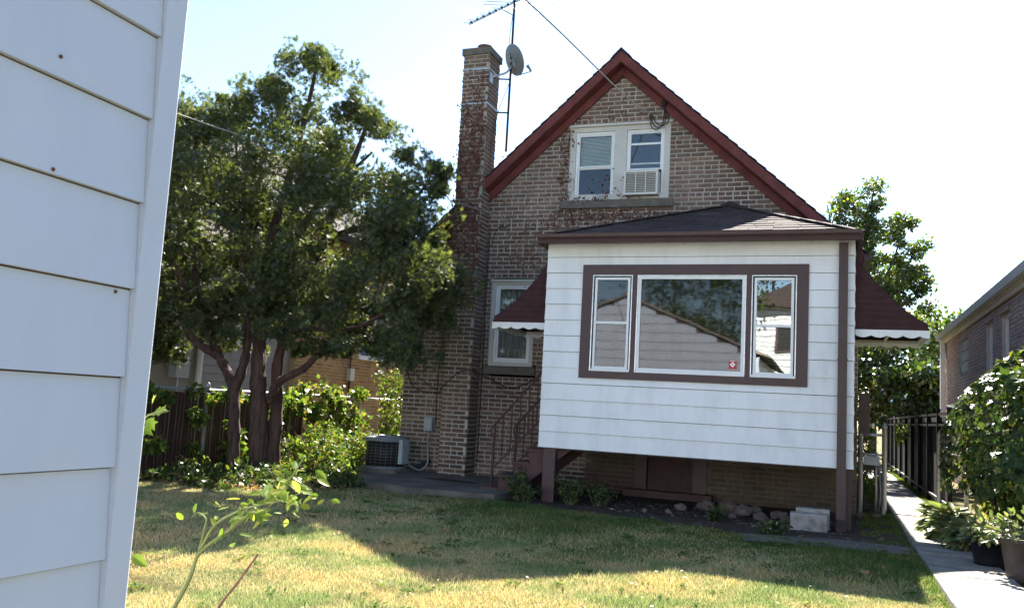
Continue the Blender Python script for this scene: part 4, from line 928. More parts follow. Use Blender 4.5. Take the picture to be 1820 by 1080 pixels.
# ------------------------------------------------------------------ right: gate, black fence, posts
gt = thing('chain_link_gate', 'small chain link gate standing open beside the house corner', 'gate', (0.5, 13.0, 0))
for xx, top in ((0.36, 1.20), (0.66, 1.16)):
    b = MB(); b.lathe([(0.032, 0), (0.032, top), (0.038, top), (0.036, top+0.03), (0.015, top+0.07), (0, top+0.08)], xx, 12.95, 10); b.build('post', 'galvanised', gt, True)
b = MB(); b.tube([(0.36, 12.95, 1.06), (0.66, 12.95, 1.07)], 0.02, 8); b.tube([(0.36, 12.95, 0.80), (0.66, 12.95, 0.80)], 0.016, 8); b.build('rail', 'galvanised', gt, True)
b = MB(); b.box(0.40, 0.60, 12.90, 12.93, 0.66, 0.78); b.build('latch_plate', 'box_grey', gt)
b = MB(); b.tube([(0.56, 12.95, 0.84), (0.56, 12.95, 0.05)], 0.017, 8); b.tube([(0.60, 12.98, 0.7), (0.62, 13.0, 0.3), (0.60, 12.97, 0.05)], 0.012, 6); b.build('gate_frame', 'galvanised', gt, True)
hs = MB()
for q in range(7):
    r_ = 0.17+0.012*q; hs.tube([(0.48+0.05*math.sin(q)+0.72*r_*math.cos(a), 13.05+0.02*q, 0.34+r_*1.4*math.sin(a)) for a in np.linspace(0, 2*math.pi, 22)], 0.011, 6, False)
o = hs.build('garden_hose', 'pot_plastic'); tag(o, 'coiled dark garden hose hanging on the small gate', 'hose')
bf = thing('black_fence', 'black metal fence with dark panels running along the path', 'fence', (1.5, 20, 0))
py = [13.4, 14.7, 16.2, 17.8, 19.4, 21.0, 22.6, 24.2, 25.8, 27.4, 29.0]
for i, yy in enumerate(py):
    b = MB(); b.box(1.475, 1.525, yy-0.025, yy+0.025, 0, 1.47); b.box(1.468, 1.532, yy-0.032, yy+0.032, 1.47, 1.495); b.build('post', 'black_metal', bf)
    if i+1 < len(py):
        a, c = yy+0.026, py[i+1]-0.026
        for zz in (1.40, 1.24, 0.14):
            b = MB(); b.box(1.485, 1.515, a, c, zz, zz+0.035); b.build('rail', 'black_metal', bf)
        b = MB(); b.box(1.528, 1.535, yy, py[i+1]-0.005, 0.06, 1.38); b.build('panel', 'dark_panel', bf)
op = thing('old_fence_posts', 'old chain link end post with a tilted brace beside the hostas', 'post', (1.42, 13.1, 0))
b = MB(); b.lathe([(0.03, 0), (0.03, 1.12), (0.036, 1.12), (0, 1.18)], 1.40, 13.6, 10); b.build('post', 'galvanised', op, True)
b = MB(); b.tube([(1.62, 12.7, 0), (1.62, 12.7, 1.2)], 0.03, 8); b.tube([(1.52, 12.8, 1.28), (1.66, 12.5, 1.05)], 0.022, 8); b.build('brace', 'galvanised', op, True)

# ------------------------------------------------------------------ evergreen tree
CROWN = [(-7.46, 6.04), (-7.12, 6.07), (-6.62, 5.91), (-6.49, 5.59), (-6.37, 5.34), (-6.14, 5.02), (-5.91, 4.98), (-5.64, 4.78), (-5.59, 4.52), (-5.48, 4.38), (-5.17, 4.39), (-4.85, 4.26), (-4.99, 3.98), (-5.21, 3.9), (-4.96, 3.65), (-5.01, 3.41), (-5.12, 3.18), (-4.86, 3.02), (-4.93, 2.81), (-4.47, 2.81), (-4.63, 2.59), (-4.85, 2.3), (-5.02, 1.85), (-5.08, 1.6), (-5.45, 1.69), (-5.9, 1.98), (-6.23, 1.95), (-6.59, 2.06), (-7.14, 2.2), (-7.69, 2.1), (-8.19, 2.3), (-8.75, 1.95), (-9.22, 1.56), (-9.57, 2.22), (-10.1, 3.41), (-10.0, 4.2), (-9.6, 4.89), (-9.2, 5.55), (-9.09, 5.6), (-8.63, 5.31), (-8.27, 5.44), (-7.99, 5.61), (-7.9, 5.77), (-7.61, 5.43), (-7.54, 5.74)]
def inside(poly, x, y):
    c = False; n = len(poly)
    for i in range(n):
        x0, y0 = poly[i]; x1, y1 = poly[(i+1) % n]
        if (y0 > y) != (y1 > y) and x < (x1-x0)*(y-y0)/(y1-y0)+x0: c = not c
    return c
def edge_dist(poly, x, y):
    d = 9
    for i in range(len(poly)):
        ax, ay = poly[i]; bx, by = poly[(i+1) % len(poly)]; vx, vy = bx-ax, by-ay; t = max(0, min(1, ((x-ax)*vx+(y-ay)*vy)/(vx*vx+vy*vy+1e-9)))
        d = min(d, math.hypot(x-ax-t*vx, y-ay-t*vy))
    return d
def sprays(centers, radii, per, rng, L=0.085, W_=0.26, fan=(-1.0, -0.55, -0.2, 0.2, 0.55, 1.0), droop=0.15, squash=0.75):
    n = len(centers); C = np.repeat(np.asarray(centers, float), per, 0); R = np.repeat(np.asarray(radii, float), per)
    u = unit(rng.normal(size=(n*per, 3))); P = C + u*(R*rng.random(n*per)**0.45)[:, None]*np.array([1, 1, squash])
    cdir = np.repeat(unit(rng.normal(size=(n, 3))*np.array([1, 1, 0.5])+np.array([0, 0, 0.5])), per, 0); d = unit(u*0.6 + cdir*0.7 + rng.normal(size=u.shape)*0.35); side = unit(np.cross(d, rng.normal(size=u.shape))); nr = unit(np.cross(d, side))
    out = []; Ls = L*(0.6+0.8*rng.random(n*per))
    for a in fan:
        dd = d*math.cos(a) + side*math.sin(a); LL = Ls*(1.15-0.35*abs(a)); P0 = P + d*(Ls*0.25*(1-abs(a)))[:, None]
        out.append(leaves(P0, dd + nr*0.12*rng.normal(size=(n*per, 1)), nr, LL, LL*W_).reshape(-1, 4, 3))
    return np.concatenate(out, 0).reshape(-1, 3)
rg = np.random.default_rng(5)
tr = thing('evergreen_tree', 'large dark evergreen tree with several reddish trunks beside the fence', 'tree', (-7.6, 10.2, 0))
tk = MB()
def limb(pts, r0, r1, n=8, seg=8): 
    P = interp(pts, seg); m_ = len(P); tk.tube(P, [(r0 + (r1-r0)*i/(m_-1))*(1+0.10*math.sin(i*1.7+r0*90)) for i in range(m_)], n*2, True, 0.13)
limb([(-7.74, 10.1, -0.05), (-7.78, 10.1, 0.68), (-7.87, 10.12, 1.22), (-8.18, 10.15, 1.65), (-8.41, 10.2, 2.0), (-8.8, 10.2, 2.9), (-9.1, 10.3, 4.2), (-9.1, 10.3, 5.2)], 0.09, 0.022, 10)
limb([(-7.86, 10.12, 1.15), (-7.70, 10.1, 1.62), (-7.70, 10.1, 2.1), (-7.9, 10.1, 3.0), (-8.0, 10.1, 5.2)], 0.075, 0.02)
limb([(-8.18, 10.15, 1.65), (-8.42, 10.0, 1.80), (-8.62, 9.9, 2.05), (-8.66, 9.9, 2.5), (-8.9, 9.7, 3.2)], 0.065, 0.02)
limb([(-7.40, 10.2, -0.05), (-7.46, 10.2, 0.85), (-7.54, 10.2, 1.62), (-7.58, 10.2, 2.25), (-7.54, 10.2, 3.2), (-7.23, 10.25, 4.75), (-7.06, 10.3, 5.9)], 0.135, 0.02, 12)
limb([(-7.30, 10.35, -0.05), (-7.32, 10.4, 0.9), (-7.33, 10.4, 1.8), (-7.0, 10.5, 3.0), (-6.5, 10.6, 4.6), (-6.3, 10.6, 5.2)], 0.105, 0.02, 10)
limb([(-7.24, 10.1, 1.05), (-7.01, 9.95, 1.32), (-6.59, 9.9, 1.52), (-6.35, 9.9, 1.72), (-5.77, 9.9, 1.88), (-5.29, 9.95, 2.1), (-5.0, 9.9, 2.5)], 0.06, 0.015)
limb([(-7.45, 10.0, 1.95), (-7.1, 9.8, 1.95), (-6.51, 9.7, 2.03), (-5.83, 9.7, 2.04), (-5.36, 9.7, 2.25), (-5.06, 9.7, 2.5)], 0.042, 0.014)
limb([(-7.5, 10.25, 2.35), (-7.0, 10.3, 2.95), (-6.49, 10.3, 3.4), (-5.62, 10.3, 3.6), (-5.15, 10.3, 4.1)], 0.08, 0.015)
limb([(-7.4, 10.2, 2.9), (-6.8, 10.3, 3.9), (-6.1, 10.4, 4.6)], 0.07, 0.015); limb([(-7.6, 10.2, 2.6), (-8.1, 10.3, 3.6), (-8.4, 10.3, 5.0)], 0.06, 0.015)
limb([(-8.6, 9.9, 2.3), (-9.0, 9.6, 2.2), (-9.2, 9.5, 1.8)], 0.03, 0.01)
tk.build('trunk', 'bark', tr, True)
tw_ = MB()
for q in range(70):
    x = rg.uniform(-9.2, -5.3); z_ = rg.uniform(1.9, 3.2); y_ = 10.0+rg.uniform(-0.7, 0.5); a = rg.uniform(-1, 1); l_ = rg.uniform(0.3, 0.8)
    tw_.tube(interp([(x, y_, z_), (x+a*l_*0.5, y_+rg.normal()*0.1, z_-0.05+rg.normal()*0.1), (x+a*l_, y_+rg.normal()*0.15, z_-rg.uniform(-0.1, 0.45))], 4), [0.011-0.001*i for i in range(9)], 5)
tag(tw_.build('dead_twigs', 'bark', tr), 'bare thin twigs under the crown', kind='stuff')
cen, rad = [], []
while len(cen) < 520:
    x, z_ = rg.uniform(-10.1, -4.4), rg.uniform(1.5, 6.1)
    if not inside(CROWN, x, z_): continue
    e = edge_dist(CROWN, x, z_); dep = 0.25 + min(1.1, e*0.95)
    r_ = min(0.27, 0.12 + e*0.42) * rg.uniform(0.7, 1.15)
    if math.sin(x*3.1+1.0)*math.sin(z_*3.7+0.4) < -0.36 and rg.random() < 0.93: continue
    v = rg.uniform(-1, 1); yy = 10.25 + dep*np.sign(v)*abs(v)**0.6
    cen.append((x, yy, z_)); rad.append(r_)
for (x, z_) in ((-7.51, 3.4), (-5.92, 3.84), (-5.5, 2.68), (-4.95, 2.47), (-5.94, 2.42), (-6.41, 3.7), (-5.37, 3.03), (-5.1, 2.2), (-5.0, 1.75), (-4.62, 2.78), (-4.75, 2.62), (-5.1, 3.5)):
    for q in range(3): cen.append((x+rg.uniform(-0.25, 0.25), 9.35+rg.uniform(-0.15, 0.3), z_+rg.uniform(-0.2, 0.2))); rad.append(rg.uniform(0.16, 0.25))
cen2, rad2 = [], []
for i in range(len(CROWN)):
    ax, az = CROWN[i]; bx, bz = CROWN[(i+1) % len(CROWN)]; L_ = math.hypot(bx-ax, bz-az)
    for q in range(int(L_/0.11)+1):
        t_ = rg.random(); nx_, nz_ = (bz-az)/L_, -(bx-ax)/L_; o_ = rg.normal()*0.05
        cen2.append((ax+(bx-ax)*t_+nx_*o_, 10.2+rg.normal()*0.3, az+(bz-az)*t_+nz_*o_)); rad2.append(rg.uniform(0.10, 0.19))
for q in range(70):     # drooping lower fronds
    x = rg.uniform(-9.4, -5.0); cen.append((x, 10.0+rg.normal()*0.6, rg.uniform(1.75, 2.5))); rad.append(rg.uniform(0.08, 0.18))
V = sprays(cen, rad, 105, rg, L=0.058, W_=0.20, squash=0.8); V = np.concatenate([V, sprays(cen2, rad2, 34, rg, L=0.062, W_=0.18, squash=0.9)])
link('crown', np_mesh('crown', V, 4, 'cedar'), tr)
# low hanging tuft on the left branch
V = sprays([(-9.0, 9.55, 1.7), (-9.05, 9.5, 1.45)], [0.16, 0.12], 60, rg); link('hanging_tuft', np_mesh('hanging_tuft', V, 4, 'cedar'), tr)

# ------------------------------------------------------------------ background trees
def tree(name, label, base, limbs, clumps, per, L, m_, seed, barkm='bark_grey', group=None, wd=0.55):
    t = thing(name, label, 'tree', base, group); b = MB()
    for pts, r0, r1 in limbs:
        P = interp(pts, 4); k_ = len(P); b.tube(P, [r0+(r1-r0)*i/(k_-1) for i in range(k_)], 8)
    b.build('trunk', barkm, t, True); r2 = np.random.default_rng(seed)
    V = clump_leaves([c[:3] for c in clumps], [c[3] for c in clumps], per, L, wd, r2, shell=0.25); link('crown', np_mesh('crown', V, 4, m_), t); return t
TR = [(-0.21, 7.18), (0.35, 7.23), (0.82, 7.52), (1.03, 7.66), (1.23, 7.13), (1.17, 6.39), (1.57, 6.6), (2.1, 6.37), (2.23, 5.78), (2.16, 5.2), (2.23, 4.34), (2.16, 3.48), (1.58, 3.3), (-0.4, 3.5), (-0.8, 5.0), (-0.5, 6.3)]
r2 = np.random.default_rng(21); cl = []
while len(cl) < 175:
    x, z_ = r2.uniform(-0.8, 2.3), r2.uniform(3.3, 7.7)
    if inside(TR, x, z_): 
        e = edge_dist(TR, x, z_); cl.append((x, 24 + r2.uniform(-1, 1)*min(1.6, 0.3+e*1.2), z_, r2.uniform(0.18, 0.38)))
tree('locust_tree', 'airy yellow green tree rising behind the right awning', (0.1, 24, 0),
     [([(0.1, 24, 0), (0.2, 24, 2.0), (0.6, 24, 3.8), (0.8, 24, 4.8), (0.9, 24, 7.2)], 0.13, 0.02), ([(0.35, 24, 2.8), (1.3, 24, 4.3), (2.0, 24, 5.9)], 0.07, 0.015), ([(0.55, 24, 3.6), (0.1, 24, 5.3), (-0.2, 24, 6.9)], 0.06, 0.015), ([(0.85, 24, 4.3), (1.4, 24, 5.4), (1.6, 23.8, 6.3)], 0.05, 0.012), ([(1.0, 24, 3.9), (1.8, 24.2, 4.4), (2.2, 24.2, 4.9)], 0.04, 0.012)],
     cl, 150, 0.10, 'broadleaf', 3)
def dark_tree(x, yy, h, r_, seed, label, m_='creeper'):
    r3 = np.random.default_rng(seed); c = [(x+r3.normal()*r_*0.45, yy+r3.normal()*r_*0.45, h*(0.30+0.62*r3.random()), r_*r3.uniform(0.25, 0.42)) for _ in range(60)]
    tree('street_tree', label, (x, yy, 0), [([(x, yy, 0), (x+0.05, yy, h*0.4), (x, yy, h*0.85)], 0.16, 0.03), ([(x, yy, h*0.3), (x+r_*0.5, yy, h*0.6)], 0.08, 0.02), ([(x, yy, h*0.33), (x-r_*0.5, yy, h*0.62)], 0.08, 0.02)], c, 110, 0.17, m_, seed, wd=0.7)
dark_tree(1.2, 31, 5.0, 2.0, 31, 'dense dark tree at the far end of the path'); dark_tree(3.6, 34, 5.6, 2.0, 32, 'taller dark tree behind the black fence and gutter corner', 'broadleaf')
dark_tree(-1.6, 33, 5.0, 2.0, 33, 'dark tree hidden behind the brick house'); dark_tree(2.4, 29, 3.2, 1.3, 34, 'low shady tree beside the dark brick corner')
for i, (x, yy, h, r_) in enumerate(((-6.5, -16, 11, 3.4), (-2.6, -19.0, 12, 3.2), (-11.5, -17, 10, 3.4))):
    dark_tree(x, yy, h, r_, 40+i, ('tall alley tree', 'tallest alley tree', 'broad alley tree')[i] + ' mirrored above the garage in the porch window', 'broadleaf')

# ------------------------------------------------------------------ undergrowth
def stuff_leaves(name, label, V, m_, cat=None):
    o = link(name, np_mesh(name, V, 4, m_)); tag(o, label, kind='stuff'); return o
def scatter(n, xr, yr, hfun, L, wd, rng, droop=0.0):
    x = rng.uniform(*xr, n); y_ = rng.uniform(*yr, n); h = np.array([hfun(a, c) for a, c in zip(x, y_)]); z_ = h*rng.random(n)**0.7
    P = np.stack([x, y_, z_], 1); d = unit(rng.normal(size=(n, 3))+np.array([0, 0, 0.3-droop])); nr = unit(rng.normal(size=(n, 3))*0.7+np.array([0, 0, 1]))
    LL = L*(0.5+rng.random(n)); keep = h > 0.01; return leaves(P[keep], d[keep], nr[keep], LL[keep], LL[keep]*wd)
def hf(x, y_):
    h = 0.55 + 0.25*math.sin(x*5.0+1)*math.sin(y_*3.3) ; h *= max(0, min(1, (y_-10.4)/0.8)); h *= max(0.0, min(1, (-6.62-x)/0.35)) if y_ > 11.2 else max(0, min(1, (-6.2-x-(11.2-y_)*0.4)/0.4)); return h
V = scatter(11000, (-8.15, -6.2), (10.4, 13.6), hf, 0.075, 0.5, rg)
stuff_leaves('undergrowth', 'sunlit leafy undergrowth between the fence and the condenser', V, 'weed')
V = scatter(7000, (-8.15, -5.4), (8.6, 10.9), lambda x, y_: 0.30*max(0, min(1, (-5.4-x-(10.9-y_)*0.55)/0.6))*(0.5+0.5*math.sin(x*4)*math.sin(y_*5+1)) , 0.07, 0.6, rg)
stuff_leaves('ground_cover', 'shady leafy ground cover round the evergreen trunks', V, 'creeper')
# stems in the undergrowth
b = MB()
for q in range(60):
    x, y_ = rg.uniform(-8.0, -6.75), rg.uniform(10.7, 13.3); h = rg.uniform(0.3, 0.8)
    b.tube(interp([(x, y_, 0), (x+rg.normal()*0.1, y_+rg.normal()*0.1, h*0.6), (x+rg.normal()*0.2, y_+rg.normal()*0.2, h)], 3), [0.006-0.0006*i for i in range(7)], 4)
tag(b.build('undergrowth_stems', 'dry_stick'), 'thin brown stems in the undergrowth', kind='stuff')
# vine on the fence
C_ = []; R_ = []
for q in range(64):
    yy = rg.choice([rg.uniform(8.0, 10.8), rg.uniform(11.2, 14.1)], p=[0.45, 0.55]); zc = rg.uniform(0.5, 1.3) if yy > 11 else rg.choice([rg.uniform(1.05, 1.25), rg.uniform(0.2, 0.9)])
    C_.append((FX+rg.uniform(0.02, 0.25), yy, zc)); R_.append(rg.uniform(0.1, 0.26) if yy > 11 else rg.uniform(0.06, 0.14))
V = clump_leaves(C_, R_, 60, 0.085, 0.75, rg, droop=0.5); vo = link('fence_vine', np_mesh('fence_vine', V, 4, 'weed')); tag(vo, 'bright leafy vine climbing over the slatted fence', 'vine')
# dried debris
V = scatter(2500, (-8.1, -5.9), (8.8, 11.2), lambda x, y_: 0.05, 0.05, 0.6, rg); stuff_leaves('leaf_litter', 'dry brown leaf litter under the evergreen', V, 'dead_leaf')
# tall weed at the house corner
tw = thing('tall_weed', 'tall leafy weed with a pale flower against the house corner', 'weed', (-6.78, 12.95, 0)); b = MB(); C_ = []
for q in range(9):
    x, y_ = -6.80+rg.normal()*0.09, 12.95+rg.normal()*0.12; h = rg.uniform(1.1, 1.75); P = interp([(x, y_, 0), (x+rg.normal()*0.05, y_, h*0.5), (x+rg.normal()*0.12, y_+rg.normal()*0.1, h)], 5); b.tube(P, [0.008-0.0005*i for i in range(len(P))], 5)
    for p_ in P[3:]: C_.append(tuple(p_))
b.build('stems', 'rose_stem', tw); V = clump_leaves(C_, [0.12]*len(C_), 16, 0.075, 0.5, rg, droop=0.2); link('foliage', np_mesh('foliage', V, 4, 'weed'), tw)
V = clump_leaves([(-7.08, 12.9, 1.62)], [0.035], 30, 0.035, 0.5, rg); o = link('flower', np_mesh('flower', V, 4, 'sticker_white'), tw)
b = MB(); b.tube(interp([(-6.95, 12.95, 0.2), (-7.0, 12.93, 0.9), (-7.08, 12.9, 1.6)], 5), 0.005, 5); b.build('flower_stem', 'rose_stem', tw)
# weeds by the steps and the porch post
for i, (x, y_, h, r_, lab) in enumerate([(-3.72, 10.55, 0.42, 0.2, 'leafy weed growing under the steps beside the porch post'), (-3.55, 10.42, 0.25, 0.16, 'low weed clump at the foot of the porch post'), (-3.05, 10.6, 0.38, 0.24, 'bushy weed right of the porch post under the siding'), (-2.75, 10.75, 0.3, 0.2, 'ragged weed in the dirt before the basement door'), (-1.25, 10.35, 0.16, 0.1, 'small green sprig in the rubble'), (-0.55, 9.7, 0.14, 0.22, 'flat weed clump on the buried strip by the block')]):
    t = thing('weed_plant', lab, 'weed', (x, y_, 0)); b = MB(); C_ = []
    for q in range(9):
        a = rg.uniform(0, 6.28); rr_ = r_*rg.random(); hh = h*rg.uniform(0.5, 1); P = interp([(x+0.3*rr_*math.cos(a), y_+0.3*rr_*math.sin(a), 0), (x+0.7*rr_*math.cos(a), y_+0.7*rr_*math.sin(a), hh*0.6), (x+rr_*math.cos(a)*1.2, y_+rr_*math.sin(a)*1.2, hh)], 3); b.tube(P, 0.003, 4)
        C_ += [tuple(p_) for p_ in P[2:]]
    b.build('stems', 'rose_stem', t); V = clump_leaves(C_, [0.05]*len(C_), 9, 0.05, 0.4, rg); link('foliage', np_mesh('foliage', V, 4, 'creeper'), t)
# plants behind the gate and by the black fence
V = clump_leaves([(0.42, 13.6, 0.9), (0.5, 13.7, 0.7), (0.6, 14.2, 0.5), (0.45, 14.0, 1.05), (0.55, 15.0, 0.4)], [0.16, 0.2, 0.25, 0.12, 0.3], 110, 0.08, 0.45, rg); o = link('gate_shrub', np_mesh('gate_shrub', V, 4, 'weed')); tag(o, 'sunlit bushy plant behind the small gate', 'shrub')
V = clump_leaves([(1.38, 20.5, 1.2), (1.42, 21.2, 1.0), (1.35, 19.6, 1.05)], [0.14, 0.2, 0.1], 40, 0.1, 0.7, rg); o = link('yellow_vine', np_mesh('yellow_vine', V, 4, 'rose_leaf')); tag(o, 'bright yellow green vine leaves on the black fence', 'vine')

# ------------------------------------------------------------------ leaf shapes picked apart: creeper hedge, hostas, rose
def leaf_me(name, poly, m_, fold=0.12):
    b = MB(); n = len(poly); vs = [(0, 0, 0)] + [(x, y_, abs(x)*fold - y_*y_*0.15) for x, y_ in poly]
    b.add(vs, [(0, i+1, (i+1) % n+1) for i in range(n)]); me = b.mesh(name, m_, True); return me, np.array(vs)
MAPLE = [(0.0, -0.12), (0.22, -0.08), (0.45, 0.05), (0.30, 0.22), (0.50, 0.48), (0.22, 0.50), (0.0, 0.92), (-0.22, 0.50), (-0.50, 0.48), (-0.30, 0.22), (-0.45, 0.05), (-0.22, -0.08)]
OVAL = [(0.0, 0.0), (0.16, 0.12), (0.26, 0.35), (0.24, 0.6), (0.12, 0.85), (0.0, 1.0), (-0.12, 0.85), (-0.24, 0.6), (-0.26, 0.35), (-0.16, 0.12)]
HOST = [(0.0, 0.0), (0.09, 0.1), (0.17, 0.3), (0.18, 0.55), (0.1, 0.82), (0.0, 1.0), (-0.1, 0.82), (-0.18, 0.55), (-0.17, 0.3), (-0.09, 0.1)]
def orient(d, n_):
    d = Vector(d).normalized(); s = d.cross(Vector(n_))
    if s.length < 1e-4: s = d.orthogonal()
    s.normalize(); return Matrix((s, d, s.cross(d))).transposed()
hedge = thing('creeper_hedge', 'tall hedge of glossy lobed creeper leaves beside the path', 'hedge', (1.9, 10.2, 0))
me, mv = leaf_me('leaf', MAPLE, 'creeper')
def hedge_pt():
    while True:
        u = Vector((rg.normal(), rg.normal(), rg.normal())).normalized()
        p = Vector((1.98 + 0.80*u.x, 10.3 + 1.25*u.y, 0.88 + 1.10*u.z)); p += Vector((0.10*math.sin(p.y*5+p.z*4), 0.1*math.sin(p.z*6), 0.10*math.sin(p.x*7+p.y*3)))
        if p.z > 0.12 and (p.z > 0.55 or p.x > 1.5): return p, u
allv = []; n_ind = 0
for q in range(6500):
    p, u = hedge_pt(); inner = rg.random()
    facing = u.y < 0.25 and u.x < 0.5
    if q % 3 == 0: p = Vector((1.98, 10.3, 0.85)) + (p - Vector((1.98, 10.3, 0.85)))*(0.55+0.4*inner)
    d = (u*0.5 + Vector((rg.normal()*0.4, rg.normal()*0.4, -0.75+rg.normal()*0.35))); nn = u + Vector((0, 0, 0.7)) + Vector((rg.normal(), rg.normal(), rg.normal()))*0.35; s_ = rg.uniform(0.05, 0.11)
    Mx = orient(d, nn)
    if n_ind < 300 and facing and q % 3 and p.x < 2.3:
        o = link('leaf', me, hedge, p); o.rotation_euler = Mx.to_euler(); o.scale = (s_,)*3; n_ind += 1
    else:
        A = np.array(Mx); tri = mv @ (A.T*s_) + np.array(p); idx = [0, 1, 2]
        k_ = len(MAPLE); allv.append(tri[[j for i in range(k_) for j in (0, i+1, (i+1) % k_+1)]])
fo_ = np_mesh('foliage', np.concatenate(allv), 3, 'creeper'); bmx = bmesh.new(); bmx.from_mesh(fo_); bmesh.ops.remove_doubles(bmx, verts=bmx.verts, dist=1e-5); bmx.to_mesh(fo_); bmx.free()
tag(link('foliage', fo_, hedge), 'mass of dark glossy creeper leaves', kind='stuff')
b = MB()
for q in range(26):
    x, y_ = 2.0+rg.uniform(-0.4, 0.4), 10.3+rg.uniform(-0.6, 0.6); b.tube(interp([(x, y_, 0), (x+rg.normal()*0.1, y_+rg.normal()*0.1, 0.7), (x+rg.normal()*0.25, y_+rg.normal()*0.25, 1.5)], 4), [0.016-0.0012*i for i in range(9)], 5)
b.build('stems', 'bark', hedge)
hm, _ = leaf_me('leaf', HOST, 'hosta', 0.25)
for i, (x, y_, s, lab) in enumerate([(1.14, 11.1, 0.36, 'hosta clump with pale ribbed leaves nearest the old fence post'), (1.16, 10.35, 0.38, 'large hosta clump spilling over the path below the hedge'), (1.22, 9.65, 0.32, 'yellowing hosta clump between the large hosta and the pots')]):
    t = thing('hosta_plant', lab, 'hosta', (x, y_, 0))
    for q in range(170):
        a = rg.uniform(0, 6.28); tilt = rg.uniform(0.05, 1.0); r0 = s*0.4*tilt; p = Vector((x+r0*math.cos(a), y_+r0*math.sin(a), s*(0.75-0.55*tilt)+rg.uniform(0, 0.08)))
        d = Vector((math.cos(a), math.sin(a), 0.55-1.0*tilt+rg.normal()*0.2)); nn = Vector((rg.normal()*0.3, rg.normal()*0.3, 1)); o = link('leaf', hm, t, p); o.rotation_euler = orient(d, nn).to_euler(); k_ = s*rg.uniform(0.38, 0.62); o.scale = (k_*1.25, k_, k_)
    b = MB()
    for q in range(30):
        a = rg.uniform(0, 6.28); tilt = rg.uniform(0.05, 1.0); r0 = s*0.4*tilt; b.tube([(x+0.02*math.cos(a), y_+0.02*math.sin(a), 0), (x+r0*math.cos(a), y_+r0*math.sin(a), s*(0.75-0.55*tilt))], 0.004, 4)
    b.build('stems', 'hosta', t)
om, ov = leaf_me('leaf', OVAL, 'hosta')
def pot(x, y_, r_, h, m_, lab, seed):
    t = thing('flower_pot', lab, 'flower pot', (x, y_, 0)); b = MB(); b.lathe([(0, 0.002), (r_*0.72, 0.002), (r_*0.78, h*0.3), (r_*0.95, h*0.9), (r_*1.06, h*0.9), (r_*1.08, h), (r_*0.95, h), (r_*0.9, h*0.85), (0, h*0.85)], x, y_, 22); b.build('pot', m_, t, True)
    for q in range(150):
        u = Vector((rg.normal(), rg.normal(), abs(rg.normal())*0.8)).normalized(); p = Vector((x, y_, h*0.95)) + Vector((u.x*r_*1.25, u.y*r_*1.25, u.z*r_*1.1)); d = u+Vector((rg.normal(), rg.normal(), rg.normal()-0.3))*0.4
        o = link('leaf', om, t, p); o.rotation_euler = orient(d, Vector((rg.normal()*0.4, rg.normal()*0.4, 1))).to_euler(); o.scale = (rg.uniform(0.055, 0.095),)*3
    b = MB()
    for q in range(18): a = rg.uniform(0, 6.28); b.tube([(x+0.2*r_*math.cos(a), y_+0.2*r_*math.sin(a), h*0.8), (x+r_*math.cos(a), y_+r_*math.sin(a), h*1.35)], 0.003, 4)
    b.build('stems', 'rose_stem', t)
pot(1.30, 8.75, 0.17, 0.27, 'pot_blue', 'dark glazed flower pot overflowing with pale leaves', 1); pot(1.47, 8.15, 0.20, 0.36, 'pot_plastic', 'large weathered grey brown pot at the path edge', 2)
# rose cane in the foreground
rose = thing('rose_cane', 'arching green rose cane with bright young leaves by the garage', 'rose', (-2.35, 2.6, 0))
def cane(pts, r0, r1):
    b = MB(); P = interp(pts, 6); k_ = len(P); b.tube(P, [r0+(r1-r0)*i/(k_-1) for i in range(k_)], 7); b.build('stem', 'rose_stem', rose, True); return P
P1 = cane([(-2.36, 2.6, 0), (-2.27, 2.6, 0.25), (-2.14, 2.6, 0.49), (-2.10, 2.6, 0.60), (-2.0, 2.6, 0.68), (-1.91, 2.6, 0.75), (-1.82, 2.6, 0.83), (-1.75, 2.6, 0.89), (-1.70, 2.6, 0.97)], 0.009, 0.0025)
P2 = cane([(-2.10, 2.6, 0.61), (-2.02, 2.57, 0.71), (-1.91, 2.55, 0.77), (-1.82, 2.54, 0.80), (-1.74, 2.53, 0.82), (-1.64, 2.52, 0.86)], 0.006, 0.002)
P3 = cane([(-2.105, 2.6, 0.60), (-2.09, 2.6, 0.68), (-2.085, 2.6, 0.72), (-2.12, 2.6, 0.74), (-2.15, 2.6, 0.72)], 0.004, 0.0015)
rm, _ = leaf_me('leaf', OVAL, 'rose_leaf')
def rleaf(p, s): 
    o = link('leaf', rm, rose, p); d = Vector((rg.normal()*0.9+0.35, rg.normal()*0.7, rg.normal()*0.55)); o.rotation_euler = orient(d, Vector((rg.normal()*0.5, rg.normal()*0.5-0.5, 1))).to_euler(); o.scale = (s,)*3
for P, a, c, n in ((P1, 24, 49, 34), (P2, 8, 31, 52), (P3, 10, 25, 7)):
    for q in range(n):
        i = int(rg.integers(a, min(c, len(P)))); off = 0.035 if P is not P2 else 0.05
        rleaf(P[min(i, len(P)-1)] + Vector((rg.normal()*off*0.8+0.01, rg.normal()*off, rg.normal()*off*0.7)), rg.uniform(0.028, 0.055))
for q in range(16): rleaf(Vector((-1.66, 2.52, 0.84)) + Vector((rg.normal()*0.04, rg.normal()*0.04, rg.normal()*0.035)), rg.uniform(0.03, 0.055))
b = MB(); b.tube(interp([(-2.05, 2.4, 0.0), (-1.93, 2.4, 0.32), (-1.84, 2.4, 0.49), (-1.78, 2.4, 0.57), (-1.71, 2.4, 0.67)], 4), [0.0065-0.0002*i for i in range(17)], 6); o = b.build('dead_cane', 'dry_stick'); tag(o, 'bare reddish dead cane poking up beside the rose', 'stick')
